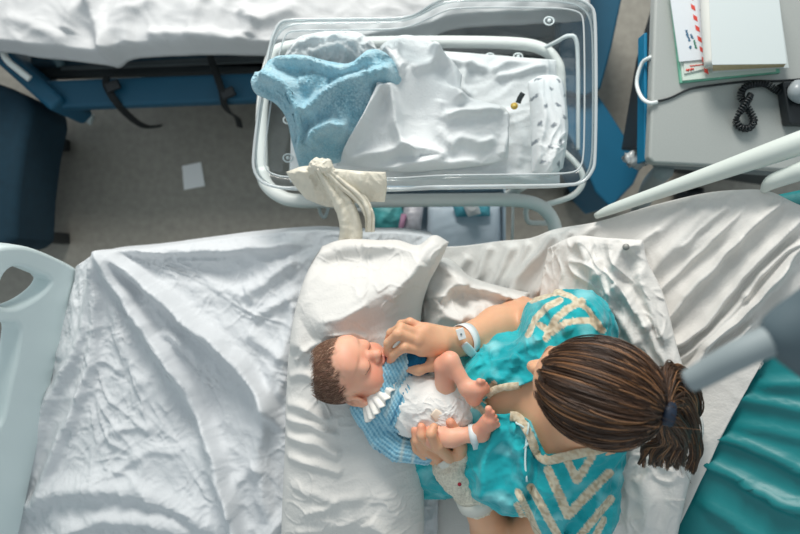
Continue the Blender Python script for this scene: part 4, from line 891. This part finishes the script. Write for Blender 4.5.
for i in range(80):
    g = RNG.normal(size=3)*.75; a = i/80
    if a < .30: ctl = [(668+g[0]*4, 378+g[1]*6, 1.315), (684+g[0]*5, 386+g[2]*9, 1.29), (692+g[1]*4, 406+g[0]*10, 1.24), (684+g[2]*7, 428+g[1]*10, 1.19)]
    elif a < .85: ctl = [(668+g[0]*4, 418+g[1]*6, 1.31), (676+g[0]*9, 436+g[1]*5, 1.27), (668+g[0]*13, 452+g[2]*5, 1.22), (668+g[0]*15+g[2]*3, 462+g[1]*5, 1.17)]
    else: ctl = [(676+g[0]*4, 398+g[1]*6, 1.31), (690+g[0]*3, 418+g[2]*8, 1.27), (696+g[0]*3, 446+g[2]*6, 1.21), (691+g[1]*4, 470+g[2]*4, 1.16)]
    c = catmull([TIE+RNG.normal(size=3)*.005]+[P(*c_) for c_ in ctl], 30); ph_ = RNG.random(3)*6
    locks.append(c+np.sin(t3[:, None]*10+ph_)*.003*t3[:, None])
for i in range(n2):
    c = locks[i % 80]; o_ = RNG.normal(size=3)*.0046; ph_ = RNG.random(3)*6
    pt.append(c+o_*(np.clip(t3*5, .5, 1)*(1.05-.75*t3))[:, None]+np.sin(t3[:, None]*16+ph_)*.0008*t3[:, None])
strands('ponytail', np.array(pt), .0009*(1-t3**3*.8)+.00015, haircols(n2, .3), HM, hair)  # lighter strand mix, so the ponytail is coloured as if sunlit
fl_ = []
for i in range(14):     # loose flyaway hairs
    g = RNG.normal(size=6); b0 = hw(np.array([g[0]*.3, -.6, .6])/np.linalg.norm([g[0]*.3, .6, .6]), .004); e = TIE+np.array([.03+abs(g[1])*.02, -.03+g[2]*.03, -.03+g[3]*.02]); fl_.append(catmull([b0, (b0+TIE)/2+g[3:6]*.012+np.array([0, 0, .012]), TIE+g[0:3]*.010, e], 26))
strands('flyaway_hair', np.array(fl_), np.full(26, .0003), haircols(14), HM, hair)
# wristbands, bandage
WB = mat('band_white', (226, 232, 232), .35)
def cuff(name, a, b, r, th, m, parent, n=40, wob=.0):
    a = np.array(a, float); b = np.array(b, float); d = b-a; d /= np.linalg.norm(d); u = np.cross(d, [0, 0, 1.]); u /= np.linalg.norm(u); w_ = np.cross(u, d); V_ = []; Q = []
    prof = [(0, r), (0, r+th), (1, r+th), (1, r)]
    for j in range(n):
        an = 2*math.pi*j/n; e = math.cos(an)*u+math.sin(an)*w_
        for s_, rr in prof: V_.append(a+(b-a)*s_+e*(rr+wob*math.sin(3*an+s_)))
    for j in range(n):
        for k in range(4): Q.append((j*4+k, j*4+(k+1) % 4, ((j+1) % n)*4+(k+1) % 4, ((j+1) % n)*4+k))
    return meshnp(name, V_, Q, m, parent, smooth=False)
ax = (WR-ER)/np.linalg.norm(WR-ER)
c0 = WR-ax*.026; wb = cuff('wristband', c0, c0+ax*.019, .0285, .0014, WB, None, wob=.001)
tag(wb, 'white hospital identity wristband on the woman\'s right forearm', 'wristband')
tb = P(461, 334, 1.106); frombm('clasp', merge([box_bm(tb, (.014, .02, .003), .3)]), WB, wb, bevel=.001)
tube('tail', [P(464, 344, 1.098), P(469, 350, 1.085), P(475, 356, 1.07)], [.007, .009, .007], WB, wb, flat=.25)
tube('clasp_dot', [tb+np.array([0, 0, .001]), tb+np.array([0, 0, .003])], .0018, mat('dot_grey', (110, 126, 130), .5), wb)
Bv = Vol(P(500, 520, .98)-.03, P(420, 430, 1.14)*np.array([1, 1, 1])+.05, .002) if False else Vol((.02, -.50, .98), (.21, -.33, 1.15), .0018)
al = (WL-EL)/np.linalg.norm(WL-EL)
Bv.chain([WL-al*.028, WL, pm+np.array([.004, -.006, .0])], [.0345, .0345, .034], .01); Bv.cap(pm+np.array([.012, 0, .006]), P(462, 455, 1.084), .022, .015, .012); Bv.cap(P(457, 478, 1.052), P(446, 466, 1.052), .026, .021, .012)
Bv.displace(lambda p: .0011*np.sin(p[:, 0]*1300)*np.sin(p[:, 1]*1300)-.003*wrinkle(p.astype(float), 40, 5), .01)
gz = Bv.obj('gauze_bandage', mat('gauze', (236, 230, 212), .95, .003, 500, .22, 260, spec=.1)); tag(gz, 'cream mesh gauze bandage wrapped around the woman\'s left hand', 'bandage'); del Bv
cuff('tape', WL-al*.032, WL-al*.002, .0368, .0014, mat('tape', (214, 214, 204), .6), gz, wob=.0008)
tt_ = bvh(gz); tube('tape_strip', [hit(tt_, 441, 468, .001), hit(tt_, 447, 464, .002), hit(tt_, 453, 459, .001)], .009, mat('tape', (214, 214, 204), .6), gz, flat=.12)
zt_ = bvh(gz); rp = hit(zt_, 459.5, 484, .0005); rs = tube('blood_spot', [rp, rp+np.array([0, 0, .0015])], .0035, mat('blood', (170, 20, 44), .4), gz); rs['label'] = 'small red blood spot'

# ================= the baby
bb = empty('person', P(400, 400, 1.0), 'newborn baby in light blue knitted cardigan lying on the large pillow', 'person')
BH = P(347, 370, 1.072); RB = frame((.46, .60, .66), (-.93, .16, .22)); BS = .80
K = Vol((-.15, -.40, .98), (.24, -.05, 1.24), .0014)
Wb = head(K, BH, RB, BS, 'baby')
ch, be, hp = P(388, 398, 1.062), P(422, 405, 1.068), P(449, 409, 1.068)
K.cap(BH+np.array([.012, -.012, -.012]), P(378, 391, 1.058), .026, .026, .02)
def btorso(v, g, a, b, k=.02):
    for q in (-1, 1):
        o_ = np.array([0, q*.014, 0]); v.cap(a[0]+o_, b[0]+o_, a[1]+g, b[1]+g, k)
btorso(K, 0, (ch, .036), (be, .038)); btorso(K, 0, (be, .038), (hp, .033))
K.chain([P(447, 401, 1.085), P(444.5, 366, 1.122), P(450, 361, 1.132), P(467, 388, 1.138)], [.021, .0175, .0155, .0115], .008)
K.chain([P(443, 420, 1.080), P(434, 436, 1.108), P(452, 437, 1.120), P(474, 434, 1.128)], [.022, .020, .0165, .0120], .010)
# feet
def foot(v, ank, heel, ball, toes, rs):
    v.chain([ank, heel], [.0115, .0120], .010); v.chain([heel, ball], [.0115, .0115], .010); v.chain([ank, ball], [.0105, .0095], .010)
    for p, r in zip(toes, rs): v.cap(ball*.55+p*.45, p, r*1.02, r, .003)
foot(K, P(467, 388, 1.138), P(474, 398, 1.136), P(478, 389, 1.148), [P(479.5, 381.5, 1.158), P(483, 381.5, 1.154), P(485.5, 384, 1.15), P(487, 387, 1.146), P(487.5, 390.5, 1.14)], [.0058, .0044, .004, .0038, .0036])
K.cap(P(478, 389, 1.148), P(483, 389, 1.144), .010, .009, .008)
foot(K, P(474, 434, 1.128), P(482, 434, 1.130), P(489, 420, 1.152), [P(488.5, 409, 1.164), P(492.5, 412.5, 1.164), P(495, 416.5, 1.161), P(496.8, 420.5, 1.157), P(498, 424.5, 1.152)], [.0062, .0046, .0043, .004, .0038])
K.cap(P(487, 424, 1.145), P(492, 424, 1.145), .0105, .010, .008)
# arms (mostly in the sleeves) with hands
K.chain([P(366, 408, 1.06), P(396, 445, 1.06), P(421, 452, 1.068)], [.018, .015, .012], .008)
K.chain([P(386, 380, 1.085), P(400, 364, 1.098), P(410, 361, 1.10)], [.018, .015, .012], .008)
def fist(v, c, dr):
    dr = np.array(dr, float); dr /= np.linalg.norm(dr); s_ = np.cross(dr, [0, 0, 1]); v.cap(c, c+dr*.014, .012, .011, .006)
    for i in range(4):
        b_ = c+dr*.017+s_*(i-1.5)*.0062; v.chain([b_, b_+dr*.010+np.array([0, 0, -.002]), b_+dr*.008+np.array([0, 0, -.010])], [.0042, .004, .0036], .002)
    v.chain([c-s_*.010, c-s_*.014+dr*.012, c-s_*.008+dr*.020], [.005, .0045, .004], .003)
fist(K, P(421, 449, 1.068), (1, .2, .05)); fist(K, P(410, 361, 1.10), (1, .2, 0))
BSK = lin((236, 182, 154)); BRD = lin((222, 134, 108))
def hairness(l, n):     # 1 on the scalp, 0 on the face (head-local)
    return sm((l[:, 2]*1.0-l[:, 1]*1.05+.024+n*.022)/.045)*sm((l[:, 2]+.052-l[:, 1]*.3)/.02)
def babycol(v):
    n = np.clip(.5+.9*noise(v*30), 0, 1); c = lerpc(np.tile(BSK, (len(v), 1)), np.tile(BRD, (len(v), 1)), n*.35)
    l = (v-BH) @ RB.T/BS; near = (np.abs(l).max(1) < .13)
    for q in (-1, 1):
        ck = np.exp(-(((l[:, 0]-q*.036)/.022)**2+((l[:, 2]+.045)/.02)**2))*(l[:, 1] > .02); c = lerpc(c, np.tile(BRD, (len(v), 1)), ck*.5*near)
        x = (l[:, 0]-q*.027)/.014; ln = l[:, 2]+.018+.004*(1-x*x); li = np.exp(-(ln/.0014)**2)*(np.abs(x) < 1)*(l[:, 1] > .05); c = lerpc(c, np.tile(lin((96, 56, 46)), (len(v), 1)), li*.85*near)
        br = np.exp(-(((l[:, 0]-q*.028)/.016)**2+((l[:, 2]-.008)/.0035)**2))*(l[:, 1] > .05); c = lerpc(c, np.tile(lin((170, 122, 100)), (len(v), 1)), br*.5*near)
        ns = np.exp(-(((l[:, 0]-q*.006)/.003)**2+((l[:, 2]+.043)/.0028)**2))*(l[:, 1] > .07); c = lerpc(c, np.tile(lin((110, 50, 44)), (len(v), 1)), ns*.8*near)
    lp_ = np.exp(-((l[:, 0]/.017)**2+((l[:, 2]+.0575)/.009)**2)**2)*(l[:, 1] > .06); c = lerpc(c, np.tile(lin((206, 98, 94)), (len(v), 1)), lp_*.8*near)
    h_ = hairness(l, noise(v*120))*near; c = lerpc(c, np.tile(lin((122, 88, 72)), (len(v), 1)), h_*.75)
    for p in (P(487, 384, 1.155), P(493, 415, 1.162), P(486, 428, 1.14), P(474, 397, 1.14), P(446, 358, 1.13)):
        c = lerpc(c, np.tile(BRD, (len(v), 1)), .55*np.exp(-((v-p)**2).sum(1)/.02**2))
    return c
body = K.obj('body', mat('baby_skin', (230, 170, 150), .5, .0002, 700, .04, 40, sss=.35, attr=True), bb, babycol)
# fine newborn hair, combed over the scalp
vv = np.empty(len(body.data.vertices)*3, np.float32); body.data.vertices.foreach_get('co', vv); vv = vv.reshape(-1, 3)
nn = np.empty(len(body.data.vertices)*3, np.float32); body.data.vertices.foreach_get('normal', nn); nn = nn.reshape(-1, 3)
l = (vv-BH) @ RB.T/BS; hn = hairness(l, noise(vv*120))*(np.abs(l).max(1) < .12); ear = (np.abs(l[:, 0]) > .062) & (np.abs(l[:, 1]+.01) < .03) & (l[:, 2] < .0)
idx = np.nonzero((hn > .35) & ~ear)[0]; idx = RNG.choice(idx, 5200); p0 = vv[idx].astype(float); n0 = nn[idx].astype(float)
flow = (np.array([0, -.7, .25]) @ RB); flow = flow+RNG.normal(size=(len(idx), 3))*.15+np.stack([noise(p0*25), noise(p0*25+7), noise(p0*25+13)], 1)*.45; flow -= n0*(flow*n0).sum(1)[:, None]; flow /= np.linalg.norm(flow, axis=1)[:, None]
s5 = np.linspace(0, 1, 6)[None, :, None]; ctr = BH+BS*(np.array([0, -.012, .016]) @ RB); L_ = (.010+.010*RNG.random((len(idx), 1, 1)))
pths = p0[:, None]+n0[:, None]*(.0006+.0009*s5)+flow[:, None]*L_*s5-n0[:, None]*(L_*s5)**2*8
k_ = RNG.random(len(idx))[:, None]; strands('hair', pths, np.array([.0003, .00034, .0003, .00026, .0002, .0001])*.95, np.where(k_ < .55, lin((104, 74, 58)), np.where(k_ < .85, lin((138, 104, 82)), lin((176, 142, 118)))), HM, bb)
# white bodysuit and nappy
D2 = Vol((-.02, -.36, 1.0), (.16, -.17, 1.16), .0015)
btorso(D2, .0105, (P(412, 402, 1.066), .038), (P(446, 407, 1.07), .037)); D2.cap(P(450, 401, 1.082), P(464, 408, 1.075), .031, .030, .02); D2.cap(P(442, 417, 1.080), P(462, 414, 1.072), .026, .028, .02)
D2.displace(lambda p: -.0032*wrinkle(p.astype(float), 26, 8)-.002*crease(p, 55, 3), .01)
D2.obj('bodysuit', mat('bodysuit', (240, 238, 234), .9, .0008, 400, .04, 30, spec=.2), bb); del D2
tube('nappy_tab', [P(433, 412, 1.122), P(440, 418, 1.118), P(448, 424, 1.108)], [.008, .011, .010], mat('tab', (238, 220, 200), .8), bb, flat=.25)
# knitted cardigan
KN = Vol((-.10, -.38, .98), (.06, -.14, 1.17), .0014)
btorso(KN, .0065, (ch, .037), (P(408, 401, 1.066), .040)); KN.chain([P(364, 407, 1.058), P(382, 436, 1.058), P(398, 448, 1.060), P(424, 453, 1.066)], [.026, .0255, .024, .0205], .006); KN.chain([P(384, 381, 1.080), P(397, 366, 1.095), P(403, 362, 1.098)], [.026, .021, .019], .010)
KD1 = P(368, 405, 1.062); KD2 = P(400, 444, 1.062)
def ribs(p):
    pp = pix(p.astype(float)); low_ = pp[:, 1]-(430-.55*(pp[:, 0]-380)*0) > 0
    a = (pp[:, 0]*.80+pp[:, 1]*.60)*.95; b_ = (pp[:, 0]*.9-pp[:, 1]*.44)*.9
    d, t_, s_ = polydist(pp, np.array([(362, 405), (382, 436), (398, 449), (426, 454)], float)); slv = d < 13
    return np.where(slv, np.sin(d*s_*1.5), np.sin(b_*1.9))*.0009+.0004*np.sin(a*2.2)
KN.displace(lambda p: ribs(p)-.002*wrinkle(p.astype(float), 30, 3), .01)
def kcut(p):
    pp = pix(p.astype(float)); d, t_, s_ = polydist(pp, np.array([(362, 405), (382, 436), (398, 449), (426, 454)], float))
    return np.minimum((pp[:, 0]+pp[:, 1]*.42-(410+390*.42))*.0017, (d-14.5)*.0017)
KN.cutfn(kcut)
KB = lin((160, 210, 228)); KDK = lin((92, 160, 192)); KW = lin((214, 228, 226)); KNV = lin((40, 120, 160))
def knitcol(v):
    pp = pix(v); d, t_, s_ = polydist(pp, np.array([(362, 405), (382, 436), (398, 449), (426, 454)], float)); slv = d < 12.5
    r_ = ribs(v)/.0013; c = lerpc(np.tile(KB, (len(v), 1)), np.tile(KDK, (len(v), 1)), np.clip(.35+.6*r_+.5*noise(v*200), 0, 1)*.8)
    st = np.maximum(np.exp(-((t_-.72)/.022)**2), np.exp(-((t_-.86)/.02)**2))*slv; c = lerpc(c, np.tile(KW, (len(v), 1)), st*.8)
    e = np.exp(-((pp[:, 0]+pp[:, 1]*.42-(405+390*.42))/1.6)**2)*(~slv); c = lerpc(c, np.tile(KNV, (len(v), 1)), e*.8)
    w_ = np.exp(-((pp[:, 0]+pp[:, 1]*.42-(396+390*.42))/2.2)**2)*(~slv); c = lerpc(c, np.tile(KW, (len(v), 1)), w_*.5)
    return c
KN.obj('cardigan', mat('knit', (140, 200, 220), 1, .0012, 900, .1, 200, attr=True, sheen=.3, spec=.1), bb, knitcol); del KN
MT = Vol(P(398, 380, 1.05)-.02, P(430, 345, 1.14)+.02, .0015); MT.cap(P(402, 364, 1.096), P(417, 359, 1.098), .018, .0175); MT.cap(P(414, 367, 1.088), P(424, 368, 1.082), .014, .012)
MT.displace(lambda p: -.0012*np.abs(np.sin(p[:, 0]*700+p[:, 1]*300))+.0005*noise(p*400), .01); mt = MT.obj('mitten', mat('mitten_knit', (30, 96, 132), 1, .001, 900, .3, 120, spec=.1), bb); mt['label'] = 'dark blue knitted mitten under the woman\'s fingers'
# ruffled collar
ax = ch-BH; ax /= np.linalg.norm(ax); e1 = np.cross(ax, [0, 0, 1]); e1 /= np.linalg.norm(e1); e2 = np.cross(e1, ax); cc = P(377, 391, 1.062); Vr = []; NU, NV = 220, 14
for i in range(NU):
    a = 2*math.pi*i/NU; ee = math.cos(a)*e1+math.sin(a)*e2
    for k in range(NV):
        s_ = k/(NV-1); Vr.append(cc+ax*(-.012+.026*s_+.003*s_*math.sin(a*21+s_))+ee*(.030+.026*s_**.7+.003*s_*math.sin(a*21+1.5+s_*2)))
ix = np.arange(NU*NV).reshape(NU, NV); q = np.stack([ix[:, :-1], np.roll(ix, -1, 0)[:, :-1], np.roll(ix, -1, 0)[:, 1:], ix[:, 1:]], -1).reshape(-1, 4)
o = meshnp('ruffle_collar', Vr, q, mat('ruffle', (238, 236, 230), .9, .0006, 400, .04, 40, spec=.2), bb); s_ = o.modifiers.new('t', 'SOLIDIFY'); s_.thickness = .002
# ankle tag
an0, an1 = P(470, 434.6, 1.127), P(477, 433.6, 1.129); at_ = cuff('ankle_band', an0, an1, .0158, .0014, WB, None); tag(at_, 'white identity band around the baby\'s lower ankle', 'ankle band')
tube('tail', [P(474, 441, 1.122), P(475.5, 445, 1.116), P(476.5, 449, 1.11)], .006, WB, at_, flat=.2)
